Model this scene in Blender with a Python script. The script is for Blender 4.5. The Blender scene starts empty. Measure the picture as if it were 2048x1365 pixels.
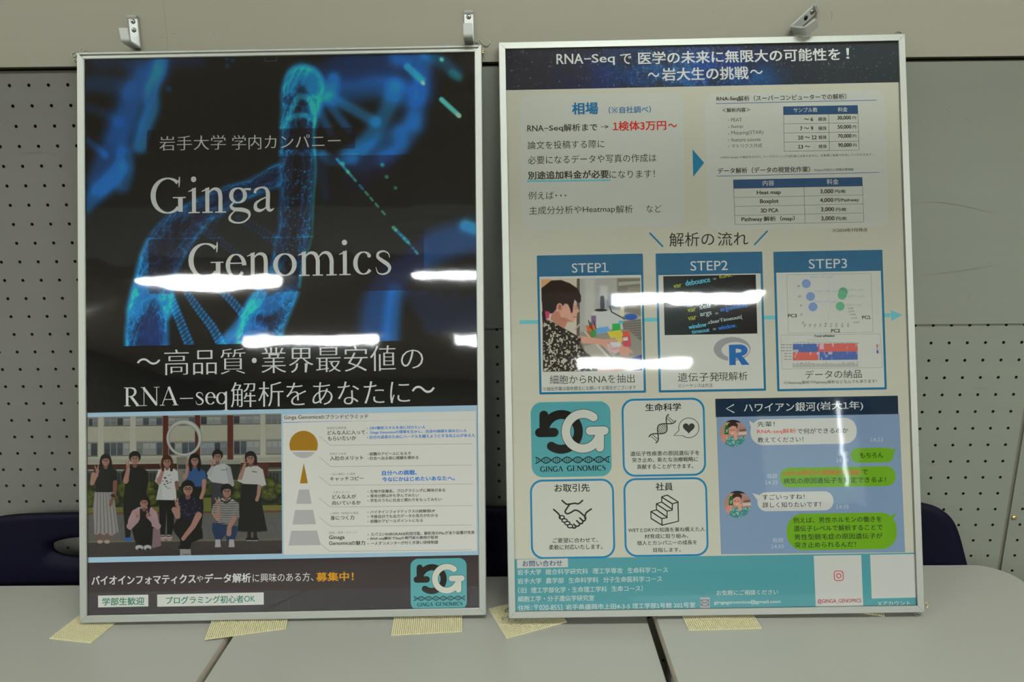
import bpy, bmesh, math, random
import numpy as np
from mathutils import Matrix, Vector

# ---------------------------------------------------------------- camera, light, exposure
scene = bpy.context.scene
COL = scene.collection
random.seed(7)
rng = np.random.default_rng(11)

CAM_POS = np.array([0.7734856, -1.0556224, 1.3196177])
YAW, PITCH, ROLL, FPX = -0.0055652, 0.2128311, -0.0100629, 1300.0
def cam_axes():
    cy, sy, cp, sp = math.cos(YAW), math.sin(YAW), math.cos(PITCH), math.sin(PITCH)
    f = np.array([sy*cp, cy*cp, -sp]); r = np.array([cy, -sy, 0.0]); u = np.cross(r, f)
    cr, sr = math.cos(ROLL), math.sin(ROLL)
    return cr*r + sr*u, -sr*r + cr*u, f
RIGHT, UP, FWD = cam_axes()
cam_data = bpy.data.cameras.new('camera')
cam_data.sensor_width = 36.0
cam_data.lens = FPX*36.0/2048.0
cam_data.clip_start = 0.02
cam = bpy.data.objects.new('camera', cam_data)
COL.objects.link(cam)
cam.matrix_world = Matrix([[RIGHT[i], UP[i], -FWD[i], CAM_POS[i]] for i in range(3)] + [[0, 0, 0, 1]])
scene.camera = cam

scene.view_settings.view_transform = 'Standard'
scene.view_settings.look = 'None'
scene.view_settings.gamma = 1.0
scene.view_settings.use_curve_mapping = False
scene.view_settings.exposure = EXPOSURE = 0.0
scene.cycles.use_denoising = True
scene.cycles.max_bounces = 10
scene.cycles.transparent_max_bounces = 12
scene.cycles.caustics_reflective = False
scene.cycles.caustics_refractive = False
scene.cycles.sample_clamp_indirect = 4.0

world = bpy.data.worlds.new('world'); scene.world = world
world.use_nodes = True
world.node_tree.nodes['Background'].inputs[0].default_value = (0.8, 0.9, 1.0, 1)
world.node_tree.nodes['Background'].inputs[1].default_value = 0.02

CEIL = 2.72
# ceiling battens of the classroom: (x centre, y centre, radiance factor)
TUBES = [(1.20, -1.18, 1.24, 0.15), (-1.20, -1.18, 1.24, 0.07), (3.6, -1.18, 1.24, 0.13),
         (-1.73, -4.55, 1.00, 1.0), (0.30, -4.35, 0.60, 1.0), (2.24, -4.50, 1.24, 1.0), (5.6, -4.5, 1.24, 1.0),
         (-1.62, -6.95, 1.56, 0.9), (0.38, -6.85, 0.45, 1.0), (2.22, -7.1, 1.36, 1.0), (-4.0, -5.6, 0.8, 1.0)]
TUBE_W, TUBE_RAD = 0.155, 166.0
lamp_objs = []
for (lx, ly, TUBE_L, k) in TUBES:
    ld = bpy.data.lights.new('fluorescent_lamp', 'AREA')
    ld.shape = 'RECTANGLE'; ld.size = TUBE_L; ld.size_y = TUBE_W
    ld.energy = TUBE_RAD*k*math.pi*TUBE_W*TUBE_L
    ld.color = (0.95, 1.0, 1.01)
    lo = bpy.data.objects.new('fluorescent_lamp', ld); COL.objects.link(lo)
    lo.location = (lx, ly, CEIL - 0.075)
    lamp_objs.append((lo, TUBE_L))

# ---------------------------------------------------------------- helpers
def srgb(c):
    c = np.asarray(c, float)/255.0
    return np.where(c <= 0.04045, c/12.92, ((c + 0.055)/1.055)**2.4)
MATS = {}
def mat(name, color, rough=0.6, metal=0.0, spec=0.3, noise=None, bump=None, coat=0.0, aniso=None):
    if name in MATS: return MATS[name]
    m = bpy.data.materials.new(name); m.use_nodes = True
    nt = m.node_tree; b = nt.nodes['Principled BSDF']
    col = tuple(float(v) for v in srgb(color)) + (1.0,)
    b.inputs['Base Color'].default_value = col
    b.inputs['Roughness'].default_value = rough
    b.inputs['Metallic'].default_value = metal
    b.inputs['Specular IOR Level'].default_value = spec
    b.inputs['Coat Weight'].default_value = coat
    if noise:   # (scale vector, amount, detail)
        tc = nt.nodes.new('ShaderNodeTexCoord'); mp = nt.nodes.new('ShaderNodeMapping')
        mp.inputs['Scale'].default_value = noise[0]
        nz = nt.nodes.new('ShaderNodeTexNoise'); nz.inputs['Scale'].default_value = 1.0
        nz.inputs['Detail'].default_value = noise[2]
        mr = nt.nodes.new('ShaderNodeMapRange')
        mr.inputs['To Min'].default_value = 1 - noise[1]; mr.inputs['To Max'].default_value = 1 + noise[1]
        mx = nt.nodes.new('ShaderNodeMix'); mx.data_type = 'RGBA'; mx.blend_type = 'MULTIPLY'
        mx.inputs[0].default_value = 1.0; mx.inputs[6].default_value = col
        nt.links.new(tc.outputs['Object'], mp.inputs[0]); nt.links.new(mp.outputs[0], nz.inputs['Vector'])
        nt.links.new(nz.outputs['Fac'], mr.inputs['Value']); nt.links.new(mr.outputs[0], mx.inputs[7])
        nt.links.new(mx.outputs[2], b.inputs['Base Color'])
        if bump:
            bp = nt.nodes.new('ShaderNodeBump'); bp.inputs['Strength'].default_value = bump
            bp.inputs['Distance'].default_value = 0.001
            nt.links.new(nz.outputs['Fac'], bp.inputs['Height']); nt.links.new(bp.outputs[0], b.inputs['Normal'])
    MATS[name] = m
    return m

def link(name, me, parent=None, label=None, cat=None, group=None, kind=None):
    o = bpy.data.objects.new(name, me); COL.objects.link(o)
    if parent: o.parent = parent
    if label: o['label'] = label
    if cat: o['category'] = cat
    if group: o['group'] = group
    if kind: o['kind'] = kind
    return o
def mesh(name, verts, faces, mats, idx=None, smooth=False):
    me = bpy.data.meshes.new(name)
    me.from_pydata([tuple(map(float, v)) for v in verts], [], faces)
    for m in (mats if isinstance(mats, (list, tuple)) else [mats]): me.materials.append(m)
    if idx is not None: me.polygons.foreach_set('material_index', np.asarray(idx, np.int32))
    if smooth: me.polygons.foreach_set('use_smooth', np.ones(len(me.polygons), bool))
    me.update()
    return me
def bm_mesh(name, bm, m, smooth=False):
    me = bpy.data.meshes.new(name); bm.normal_update(); bm.to_mesh(me); bm.free()
    for mm in (m if isinstance(m, (list, tuple)) else [m]): me.materials.append(mm)
    if smooth: me.polygons.foreach_set('use_smooth', np.ones(len(me.polygons), bool))
    return me
def box_bm(bm, x0, x1, y0, y1, z0, z1, bevel=0.0, seg=2):
    r = bmesh.ops.create_cube(bm, size=1.0)
    vs = r['verts']
    for v in vs:
        v.co = Vector(((x0+x1)/2 + v.co.x*(x1-x0), (y0+y1)/2 + v.co.y*(y1-y0), (z0+z1)/2 + v.co.z*(z1-z0)))
    if bevel > 0:
        es = list({e for v in vs for e in v.link_edges})
        bmesh.ops.bevel(bm, geom=es, offset=bevel, segments=seg, affect='EDGES', profile=0.5)
    return bm
def box(name, x0, x1, y0, y1, z0, z1, m, bevel=0.0, **kw):
    bm = bmesh.new(); box_bm(bm, x0, x1, y0, y1, z0, z1, bevel)
    return link(name, bm_mesh(name, bm, m), **kw)
def extrude_profile(pts, x0, x1):
    """closed (y,z) profile extruded along x -> verts, faces"""
    n = len(pts)
    v = [(x0, p[0], p[1]) for p in pts] + [(x1, p[0], p[1]) for p in pts]
    f = [(i, (i+1) % n, n+(i+1) % n, n+i) for i in range(n)]
    f += [tuple(reversed(range(n))), tuple(range(n, 2*n))]
    return v, f
def tube_mesh(name, pts, r, m, seg=8, closed=False):
    pts = [np.array(p, float) for p in pts]; n = len(pts)
    V = []; F = []
    prev = None
    for i, p in enumerate(pts):
        a = pts[(i-1) % n] if (closed or i > 0) else p
        b = pts[(i+1) % n] if (closed or i < n-1) else p
        t = b - a; t /= np.linalg.norm(t) + 1e-12
        if prev is None:
            h = np.array([0, 0, 1.0]) if abs(t[2]) < 0.9 else np.array([1.0, 0, 0])
            s = np.cross(t, h)
        else:
            s = prev - t*np.dot(prev, t)
        s /= np.linalg.norm(s); prev = s; w = np.cross(t, s)
        rr = r[i] if isinstance(r, (list, tuple)) else r
        for k in range(seg):
            an = 2*math.pi*k/seg
            V.append(p + rr*(s*math.cos(an) + w*math.sin(an)))
    m_ = n if closed else n-1
    for i in range(m_):
        j = (i+1) % n
        for k in range(seg):
            F.append((i*seg+k, i*seg+(k+1) % seg, j*seg+(k+1) % seg, j*seg+k))
    if not closed:
        F.append(tuple(reversed(range(seg)))); F.append(tuple(range((n-1)*seg, n*seg)))
    return mesh(name, V, F, m, smooth=True)
def catmull(pts, n=8, closed=False):
    P = np.array(pts, float); N = len(P); out = []
    for i in range(N if closed else N-1):
        if closed: a, b, c, d = P[(i-1) % N], P[i], P[(i+1) % N], P[(i+2) % N]
        else: a, b, c, d = P[max(i-1, 0)], P[i], P[i+1], P[min(i+2, N-1)]
        for k in range(n):
            t = k/n
            out.append(0.5*((2*b) + (-a+c)*t + (2*a-5*b+4*c-d)*t*t + (-a+3*b-3*c+d)*t**3))
    if not closed: out.append(P[-1])
    return np.array(out)

# ---------------------------------------------------------------- materials
M_SCR = mat('pencil_grey_scratch', (88, 88, 80), 0.7)
M_RAIL = mat('cream_wall_rail', (128, 125, 110), 0.55, noise=((2.5, 2.5, 40), 0.045, 6), spec=0.25)
M_PEG = mat('dimmed_grey_pegboard', (91, 90, 83), 0.6, noise=((3, 3, 40), 0.05, 6), spec=0.25)  # left board: dimmer light there put into a darker colour
M_PEG2 = mat('lit_grey_green_pegboard', (103, 107, 96), 0.6, noise=((3, 3, 40), 0.05, 6), spec=0.25)  # lighter copy for the right boards, brighter light put into the colour
M_JOINT = mat('dark_joint', (62, 58, 52), 0.9)
M_HOLE = mat('dark_hole_lining', (30, 28, 25), 0.9)
M_CEIL = mat('white_ceiling', (236, 236, 230), 0.9, noise=((2, 2, 2), 0.05, 4))
M_LAMP = mat('glowing_lamp_side', (230, 230, 225), 0.6)
_b = M_LAMP.node_tree.nodes['Principled BSDF']; _b.inputs['Emission Color'].default_value = (0.95, 1.0, 0.98, 1); _b.inputs['Emission Strength'].default_value = 25.0
M_FLOOR = mat('brown_floor', (100, 90, 76), 0.5, noise=((3, 3, 3), 0.06, 4))
M_WALLS = mat('painted_room_wall', (140, 137, 126), 0.8, noise=((2, 2, 2), 0.04, 4))
M_ALU = mat('anodised_aluminium', (152, 155, 147), 0.52, metal=0.7, noise=((400, 4, 400), 0.03, 3))
M_ALU2 = mat('cast_aluminium', (200, 206, 202), 0.42, metal=0.75, noise=((300, 300, 300), 0.03, 3), bump=0.1)
M_STEEL = mat('bright_steel_wire', (122, 124, 114), 0.30, metal=1.0)
M_SCREW = mat('screw_steel', (150, 148, 140), 0.3, metal=1.0)
M_BRASS = mat('yellow_plated_steel', (200, 180, 120), 0.35, metal=1.0)
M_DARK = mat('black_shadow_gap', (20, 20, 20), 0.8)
M_DESK = mat('white_laminate_desk', (132, 132, 122), 0.35, spec=0.4, noise=((5, 5, 5), 0.02, 5))
M_EDGE = mat('taupe_edge_band', (178, 168, 152), 0.55)
M_LEG = mat('grey_painted_steel', (150, 150, 148), 0.4, metal=0.6)
M_CHAIR = mat('navy_plastic', (8, 7, 22), 0.6, spec=0.08, noise=((60, 60, 60), 0.03, 3))
M_PAD = mat('yellow_rubber_mesh', (176, 170, 134), 0.75, spec=0.2)
M_BACK = mat('brown_hardboard', (110, 90, 70), 0.8)

# ---------------------------------------------------------------- structure: the room
def struct(name, x0, x1, y0, y1, z0, z1, m, bevel=0.0, parent=None, kind='structure'):
    return box(name, x0, x1, y0, y1, z0, z1, m, bevel, kind=kind if parent is None else None, parent=parent)
XL, XR, YB = -4.6, 6.6, -10.0
struct('floor', XL, XR, YB, 0.10, -0.06, 0.0, M_FLOOR)
ceiling = struct('ceiling', XL, XR, YB, 0.10, CEIL, CEIL+0.06, M_CEIL)
struct('wall_left', XL-0.1, XL, YB, 0.1, 0, CEIL, M_WALLS)
struct('wall_right', XR, XR+0.1, YB, 0.1, 0, CEIL, M_WALLS)
struct('wall_back', XL, XR, YB-0.1, YB, 0, CEIL, M_WALLS)
wall = struct('wall_front', XL, XR, 0.016, 0.10, 0, CEIL, M_WALLS)
struct('trim_1', XL, XR, -3.55, -3.15, CEIL-0.34, CEIL, M_CEIL)        # ceiling beam
for lo, TUBE_L in lamp_objs:
    bm = bmesh.new()
    lx, ly, _ = lo.location
    # white batten: trapezoid body above the lamp, its glow added to light the ceiling
    w2, w1, l2 = 0.075, TUBE_W/2+0.012, TUBE_L/2+0.02
    z0, z1 = CEIL-0.07, CEIL
    v = [(lx-l2, ly-w1, z0), (lx+l2, ly-w1, z0), (lx+l2, ly+w1, z0), (lx-l2, ly+w1, z0),
         (lx-l2, ly-w2, z1), (lx+l2, ly-w2, z1), (lx+l2, ly+w2, z1), (lx-l2, ly+w2, z1)]
    f = [(3, 2, 1, 0), (4, 5, 6, 7), (0, 1, 5, 4), (1, 2, 6, 5), (2, 3, 7, 6), (3, 0, 4, 7)]
    bm.free()
    link('lamp_housing', mesh('lamp_housing', v, f, M_LAMP), parent=ceiling)
    lo.parent = ceiling

# far window, curtained, with a bright slit of daylight between the curtains
def glow(name, col, st):
    m = mat(name, (200, 205, 200), 0.6); b = m.node_tree.nodes['Principled BSDF']
    b.inputs['Emission Color'].default_value = col + (1,); b.inputs['Emission Strength'].default_value = st; return m
window = struct('window_1', 4.75, 6.35, YB, YB+0.02, 1.05, 2.45, glow('curtained_daylight', (0.70, 1.0, 0.86), 0.55))
box('window_slit', 6.05, 6.11, YB+0.021, YB+0.024, 1.30, 2.68, glow('daylight_slit', (0.86, 0.95, 1.0), 14.0), parent=window)
for (x0, x1, z0, z1) in ((4.69, 4.75, 0.99, 2.51), (6.35, 6.41, 0.99, 2.51), (4.75, 6.35, 0.99, 1.05), (4.75, 6.02, 2.45, 2.51)):
    box('window_frame', x0, x1, YB, YB+0.05, z0, z1, mat('window_frame_paint', (150, 150, 144), 0.5), parent=window)

# cream rail with two boards
rail_z = 1.5248
rail = struct('wall_rail', XL, 0.25500, -0.008, 0.016, rail_z, 1.95, M_RAIL, 0.0003, kind='structure'); rail.name = 'trim_2'
r2 = struct('trim_3', 0.25508, XR, -0.0080, 0.016, rail_z, 1.95, M_RAIL, 0.0003)
struct('trim_4', XL, XR, 0.0085, 0.016, rail_z-0.02, rail_z+0.01, M_DARK)  # black strip standing in for the shadow line under the rail

def pegboard(name, x0, x1, z0, z1, gx, gz, m, p=0.03, r=0.0026, t=0.006):
    """perforated board: every hole is cut, with a lined rim"""
    cols = [gx + k*p for k in range(-200, 200) if x0 + p/2 <= gx + k*p <= x1 - p/2]
    rows = [gz + k*p for k in range(-200, 200) if z0 + p/2 <= gz + k*p <= z1 - p/2]
    N = 12; V = []; F = []; I = []
    sq = []
    h = p/2
    for k in range(N):
        a = 2*math.pi*k/N + math.pi/4
        c, s = math.cos(a), math.sin(a); q = max(abs(c), abs(s))
        sq.append((h*c/q, h*s/q))
    for cx in cols:
        for cz in rows:
            b = len(V)
            for k in range(N): V.append((cx+sq[k][0], 0, cz+sq[k][1]))
            for k in range(N):
                a = 2*math.pi*k/N + math.pi/4
                V.append((cx+r*math.cos(a), 0, cz+r*math.sin(a)))
            for k in range(N):
                a = 2*math.pi*k/N + math.pi/4
                V.append((cx+r*math.cos(a), t, cz+r*math.sin(a)))
            for k in range(N):
                j = (k+1) % N
                F.append((b+k, b+j, b+N+j, b+N+k)); I.append(0)
                F.append((b+N+k, b+N+j, b+2*N+j, b+2*N+k)); I.append(1)
    ax0, ax1, az0, az1 = cols[0]-h, cols[-1]+h, rows[0]-h, rows[-1]+h
    def q(xa, xb, za, zb):
        if xb - xa < 1e-6 or zb - za < 1e-6: return
        b = len(V); V.extend([(xa, 0, za), (xb, 0, za), (xb, 0, zb), (xa, 0, zb)]); F.append((b, b+1, b+2, b+3)); I.append(0)
    q(x0, ax0, z0, z1); q(ax1, x1, z0, z1); q(ax0, ax1, z0, az0); q(ax0, ax1, az1, z1)
    # edges and back liner
    b = len(V)
    V.extend([(x0, 0, z0), (x1, 0, z0), (x1, 0, z1), (x0, 0, z1), (x0, t, z0), (x1, t, z0), (x1, t, z1), (x0, t, z1)])
    F.extend([(b, b+4, b+5, b+1), (b+1, b+5, b+6, b+2), (b+2, b+6, b+7, b+3), (b+3, b+7, b+4, b)]); I.extend([0]*4)
    b = len(V)
    V.extend([(x0, t+0.004, z0), (x1, t+0.004, z0), (x1, t+0.004, z1), (x0, t+0.004, z1)]); F.append((b, b+1, b+2, b+3)); I.append(1)
    return link(name, mesh(name, V, F, [m, M_HOLE], I), kind='structure')
pegboard('trim_5', -1.34, 0.452, 0.32, rail_z-0.004, 0.0, 1.5, M_PEG)
pegboard('trim_6', 0.456, 1.6335, 0.32, rail_z-0.004, 1.46266, 1.1116, M_PEG2)
pegboard('trim_7', 1.6405, 3.20, 0.32, rail_z-0.004, 1.6605, 1.1116, M_PEG2)
struct('trim_11', 1.6336, 1.6404, 0.0035, 0.0058, 0.32, rail_z-0.006, mat('grey_joint_filler', (92, 90, 82), 0.8))
# plain sheet over the upper half of the right-hand boards
struct('trim_8', 0.456, 1.6335, -0.0030, 0.0, 1.1134, rail_z-0.006, M_PEG2, 0.0008)
struct('trim_9', 1.6405, 3.20, -0.0030, 0.0, 1.1134, rail_z-0.006, M_PEG2, 0.0008)
scr = link('trim_10', tube_mesh('screw', [(1.6475, 0.001, 0.7655), (1.6475, -0.002, 0.7655), (1.6475, -0.0028, 0.7655)], [0.0042, 0.0042, 0.0022], M_BRASS, 12), kind='structure')

# ---------------------------------------------------------------- poster planes
class Poster:
    """a leaning framed sheet; (u, v) are metres across / up the sheet from the bottom centre"""
    def __init__(s, bc, ex, eu, W, H, shear, gain, haze, rail):
        s.bc = np.array(bc); s.ex = np.array(ex)/np.linalg.norm(ex)
        e = np.array(eu) - np.dot(eu, s.ex)*s.ex; s.eu = e/np.linalg.norm(e)
        s.shear = float(np.dot(eu, s.ex)/np.dot(eu, s.eu)) if shear is None else shear
        s.n = np.cross(s.ex, s.eu); s.W, s.H = W, H
        s.gain, s.haze = gain, haze; s.rail = rail
        s.org = s.bc + s.n*SHEET_W
    def uv(s, x, y):
        x = np.asarray(x, float); y = np.asarray(y, float)
        d = ((x-1024)/FPX)[..., None]*RIGHT - ((y-682.5)/FPX)[..., None]*UP + FWD
        t = np.dot(s.org - CAM_POS, s.n)/(d@s.n)
        q = CAM_POS + t[..., None]*d - s.org
        v = q@s.eu; u = q@s.ex - s.shear*v
        return u, v
    def px(s, u, v):
        P = s.org + (u + s.shear*v)[..., None]*s.ex + v[..., None]*s.eu - CAM_POS
        z = P@FWD
        return 1024 + FPX*(P@RIGHT)/z, 682.5 - FPX*(P@UP)/z
    def matrix(s):
        return Matrix([[s.ex[i], s.eu[i], s.n[i], s.bc[i]] for i in range(3)] + [[0, 0, 0, 1]])
    def albedo(s, c):
        a = np.maximum((srgb(c) - s.haze)*s.gain, 0.004)
        return a*np.minimum(1.0, 0.90/np.maximum(a.max(-1, keepdims=True), 1e-6))
SHEET_W = -0.0042       # the paper lies this far behind the front lip of the frame
LAYER = 0.00010
GAIN_L, HAZE_L = 2.0, 0.009
GAIN_R, HAZE_R = 1.88, 0.009
PL = Poster([0.42647, -0.20589, 0.71823], [0.999921, 0.008823, 0.008916], [0.000334, 0.216174, 0.976416], 0.60083, 0.84602, 0.01095, GAIN_L, HAZE_L, 0.0110)
PR = Poster([1.05955, -0.2222, 0.73107], [0.999959, 0.000748, 0.008992], [-0.009324, 0.235855, 0.971744], 0.59935, 0.84461, -0.0004, GAIN_R, HAZE_R, 0.0100)

INKS = {}
def ink(P, c):
    k = (id(P), tuple(c))
    if k not in INKS:
        m = bpy.data.materials.new('print_ink'); m.use_nodes = True
        b = m.node_tree.nodes['Principled BSDF']
        b.inputs['Base Color'].default_value = tuple(float(v) for v in P.albedo(c)) + (1,)
        b.inputs['Roughness'].default_value = 0.7; b.inputs['Specular IOR Level'].default_value = 0.1
        INKS[k] = m
    return INKS[k]
_txt = bpy.data.curves.new('t', 'FONT'); _txto = bpy.data.objects.new('t', _txt); COL.objects.link(_txto)
_txt.resolution_u = 3
_cache = {}
def raw_geo(s, off):
    k = (s, off)
    if k not in _cache:
        _txt.body = s; _txt.offset = off
        bpy.context.view_layer.update()
        me = bpy.data.meshes.new_from_object(_txto.evaluated_get(bpy.context.evaluated_depsgraph_get()))
        n = len(me.vertices); co = np.empty(n*3, np.float32); me.vertices.foreach_get('co', co)
        _cache[k] = (co.reshape(-1, 3)[:, :2].astype(float), [tuple(p.vertices) for p in me.polygons])
        bpy.data.meshes.remove(me)
    return _cache[k]
def advance(s): return raw_geo(s + 'H', 0.0)[0][:, 0].max() - raw_geo('H', 0.0)[0][:, 0].max()
def rice_mark():
    co = []; fs = []
    def q(x0, y0, x1, y1, w):
        d = np.array((x1-x0, y1-y0)); d = d/np.linalg.norm(d)*w/2; n_ = np.array((-d[1], d[0])); b_ = len(co)
        co.extend([(x0+n_[0], y0+n_[1]), (x0-n_[0], y0-n_[1]), (x1-n_[0], y1-n_[1]), (x1+n_[0], y1+n_[1])]); fs.append((b_, b_+1, b_+2, b_+3))
    q(.12, -.02, .88, .74, .06); q(.12, .74, .88, -.02, .06)
    for (x, y) in ((.5, .70), (.5, .02), (.16, .36), (.84, .36)): q(x-.05, y, x+.05, y, .10)
    return np.array(co), fs
def text_geo(s, off):
    """glyph outlines of s normalised to 0..1; the flagged figure one comes from the wide set"""
    k = ('full', s, off)
    if k in _cache: return _cache[k]
    if '1' in s or '\u203b' in s:
        C_, F_ = [], []; x = 0.0; cur = ''; n = 0
        def put(co, fs):
            nonlocal n
            C_.append(co); F_.extend([tuple(i+n for i in f) for f in fs]); n += len(co)
        for ch in s + '\0':
            if ch in '1\u203b\0':
                if cur.strip(): co, fs = raw_geo(cur, off); put(co + np.array((x, 0)), fs)
                if cur: x += advance(cur)
                cur = ''
                if ch == '1':
                    co, fs = raw_geo('\uff11', off); w = advance('2'); cx = (co[:, 0].min()+co[:, 0].max())/2
                    put(np.c_[(co[:, 0]-cx)*0.95 + x + w/2, co[:, 1]*0.96], fs); x += w
                elif ch == '\u203b': co, fs = rice_mark(); put(co + np.array((x, 0)), fs); x += 1.0
            else: cur += ch
        co = np.vstack(C_); fs = F_
    else: co, fs = raw_geo(s, off)
    mn, mx = co.min(0), co.max(0)
    _cache[k] = ((co - mn)/(mx - mn), fs, mx - mn)
    return _cache[k]

SLOPE = -0.0175
class Sec:
    """one printed block of a poster, collected shape by shape in thin layers"""
    def __init__(s, name, P, parent, o=(0, 0), k=1.0, label=None):
        s.name, s.P, s.parent, s.label = name, P, parent, label
        s.V = []; s.F = []; s.I = []; s.mats = []; s.o = o; s.k = k; s.eps = 0
    def at(s, o, k): s.o = o; s.k = k; return s
    def X(s, x): return s.o[0] + np.asarray(x, float)/s.k
    def Y(s, y): return s.o[1] + np.asarray(y, float)/s.k
    def uv(s, x, y): return s.P.uv(s.X(x), s.Y(y))
    def add(s, u, v, faces, c, layer):
        m = ink(s.P, c)
        if m not in s.mats: s.mats.append(m)
        mi = s.mats.index(m); b = len(s.V); s.eps = (s.eps + 1) % 8
        w = SHEET_W + 0.0001 + layer*LAYER + s.eps*1e-5
        lu = s.P.W/2 - s.P.rail + 0.002
        for a, q in zip(np.clip(np.ravel(u), -lu, lu), np.clip(np.ravel(v), s.P.rail-0.002, s.P.H-s.P.rail+0.002)): s.V.append((a + s.P.shear*q, q, w))
        for f in faces: s.F.append(tuple(b+i for i in f)); s.I.append(mi)
    def rect(s, x0, y0, x1, y1, c, layer=1):
        u0, v1 = s.uv(x0, y0); u1, v0 = s.uv(x1, y1)
        s.add([u0, u1, u1, u0], [v0, v0, v1, v1], [(0, 1, 2, 3)], c, layer)
    def frame(s, x0, y0, x1, y1, w, c, layer=2, r=0.0, r_out=None):
        s.rrect(x0, y0, x1, y1, r, c, layer, w)
    def _loop(s, u0, v0, u1, v1, r, n=8):
        pts = []
        for (cx, cy, a0) in ((u1-r, v1-r, 0), (u0+r, v1-r, 90), (u0+r, v0+r, 180), (u1-r, v0+r, 270)):
            for k in range(n+1):
                a = math.radians(a0 + 90*k/n); pts.append((cx + r*math.cos(a), cy + r*math.sin(a)))
        return np.array(pts)
    def rrect(s, x0, y0, x1, y1, r, c, layer=1, w=None):
        """rounded rectangle, filled or (w given) as an outline of width w, in picture units"""
        u0, v1 = s.uv(x0, y0); u1, v0 = s.uv(x1, y1)
        sc = abs(u1-u0)/abs(x1-x0)
        A = s._loop(u0, v0, u1, v1, max(r*sc, 1e-5))
        if w is None:
            s.add(A[:, 0], A[:, 1], [tuple(range(len(A)))], c, layer); return
        w = w*sc
        B = s._loop(u0+w, v0+w, u1-w, v1-w, max(r*sc-w, 1e-6)); n = len(A)
        s.add(np.r_[A[:, 0], B[:, 0]], np.r_[A[:, 1], B[:, 1]], [(i, (i+1) % n, n+(i+1) % n, n+i) for i in range(n)], c, layer)
    def poly(s, pts, c, layer=2):
        p = np.array(pts, float); u, v = s.uv(p[:, 0], p[:, 1])
        s.add(u, v, [tuple(range(len(p)))], c, layer)
    def ell(s, cx, cy, rx, ry, c, layer=2, w=None, n=36, a0=0, a1=360):
        a = np.radians(np.linspace(a0, a1, n, endpoint=(a1-a0) < 360))
        if w is None:
            s.poly(np.c_[cx + rx*np.cos(a), cy + ry*np.sin(a)], c, layer); return
        s.line(np.c_[cx + rx*np.cos(a), cy + ry*np.sin(a)], w, c, layer, closed=(a1-a0) >= 360)
    def line(s, pts, w, c, layer=3, closed=False, cap=False):
        """ribbon along pts, w a width or a list of widths"""
        p = np.array(pts, float); n = len(p)
        w = np.broadcast_to(np.asarray(w, float), (n,))
        if closed: t = np.roll(p, -1, 0) - np.roll(p, 1, 0)
        else: t = np.gradient(p, axis=0)
        t /= np.linalg.norm(t, axis=1)[:, None] + 1e-9
        nrm = np.c_[-t[:, 1], t[:, 0]]
        a = p + nrm*w[:, None]/2; b = p - nrm*w[:, None]/2
        q = np.r_[a, b]; u, v = s.uv(q[:, 0], q[:, 1])
        m = n if closed else n-1
        s.add(u, v, [(i, (i+1) % n, n+(i+1) % n, n+i) for i in range(m)], c, layer)
        if cap:
            for e in (0, -1): s.ell(p[e][0], p[e][1], w[e]/2, w[e]/2, c, layer, n=16)
    def seg(s, x0, y0, x1, y1, w, c, layer=3): s.line([(x0, y0), (x1, y1)], w, c, layer)
    def text(s, t, x0, x1, yb, h, c, off=0.0, layer=5, min_=0.0, rot=0.0):
        """t fills the box x0..x1, yb-h..yb; yb is its bottom at the left end"""
        co, fs, dim = text_geo(t, min(off, 0.0)); bold = max(off, 0.0)*0.9
        if rot:
            L = (x1-x0)
            xs = x0 + co[:, 0]*L*math.cos(rot) + co[:, 1]*h*math.sin(rot)
            ys = yb + co[:, 0]*L*math.sin(rot) - co[:, 1]*h*math.cos(rot)
            u, v = s.uv(xs, ys); s.add(u, v, fs, c, layer)
            if bold:
                for dx in (-0.04, 0.04): u, v = s.uv(xs+dx*h, ys); s.add(u, v, fs, c, layer)
            return
        u0, v0 = s.uv(x0, yb); u1, _ = s.uv(x1, yb + SLOPE*(x1-x0)); _, v1 = s.uv(x0, yb-h)
        u = u0 + co[:, 0]*(u1-u0); v = v0 + co[:, 1]*(v1-v0)
        s.add(u, v, fs, c, layer)
        if bold:
            e = bold*abs(v1-v0)*1.2
            for (dx, dy) in ((-e, -e*.6), (e, e*.6), (e, -e*.6), (-e, e*.6)): s.add(u+dx, v+dy, fs, c, layer)
        if min_:      # heavier verticals than horizontals, like a Ming face
            s.add(u + min_*(v1-v0), v, fs, c, layer)
    def serif(s, t, x0, x1, yb, cap, c, layer=5, bold=0.0):
        polys = []; x = 0.0
        for ch in t:
            if ch == ' ': x += 0.25; continue
            g, adv = GLYPH[ch](bold)
            for q in g: polys.append(q + np.array([x, 0])) if not isinstance(q, tuple) else polys.append((q[0] + np.array([x, 0]), q[1]))
            x += adv
        allp = np.vstack([q[0] for q in polys]); mn, mx = allp[:, 0].min(), allp[:, 0].max()
        u0, v0 = s.uv(x0, yb); u1, _ = s.uv(x1, yb + SLOPE*(x1-x0)); _, v1 = s.uv(x0, yb-cap)
        for q, fs in polys:
            s.add(u0 + (q[:, 0]-mn)/(mx-mn)*(u1-u0), v0 + q[:, 1]/0.665*(v1-v0), fs, c, layer)
    def done(s):
        me = mesh(s.name, s.V, s.F, s.mats, s.I)
        return link(s.name, me, parent=s.parent, label=s.label)

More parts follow.
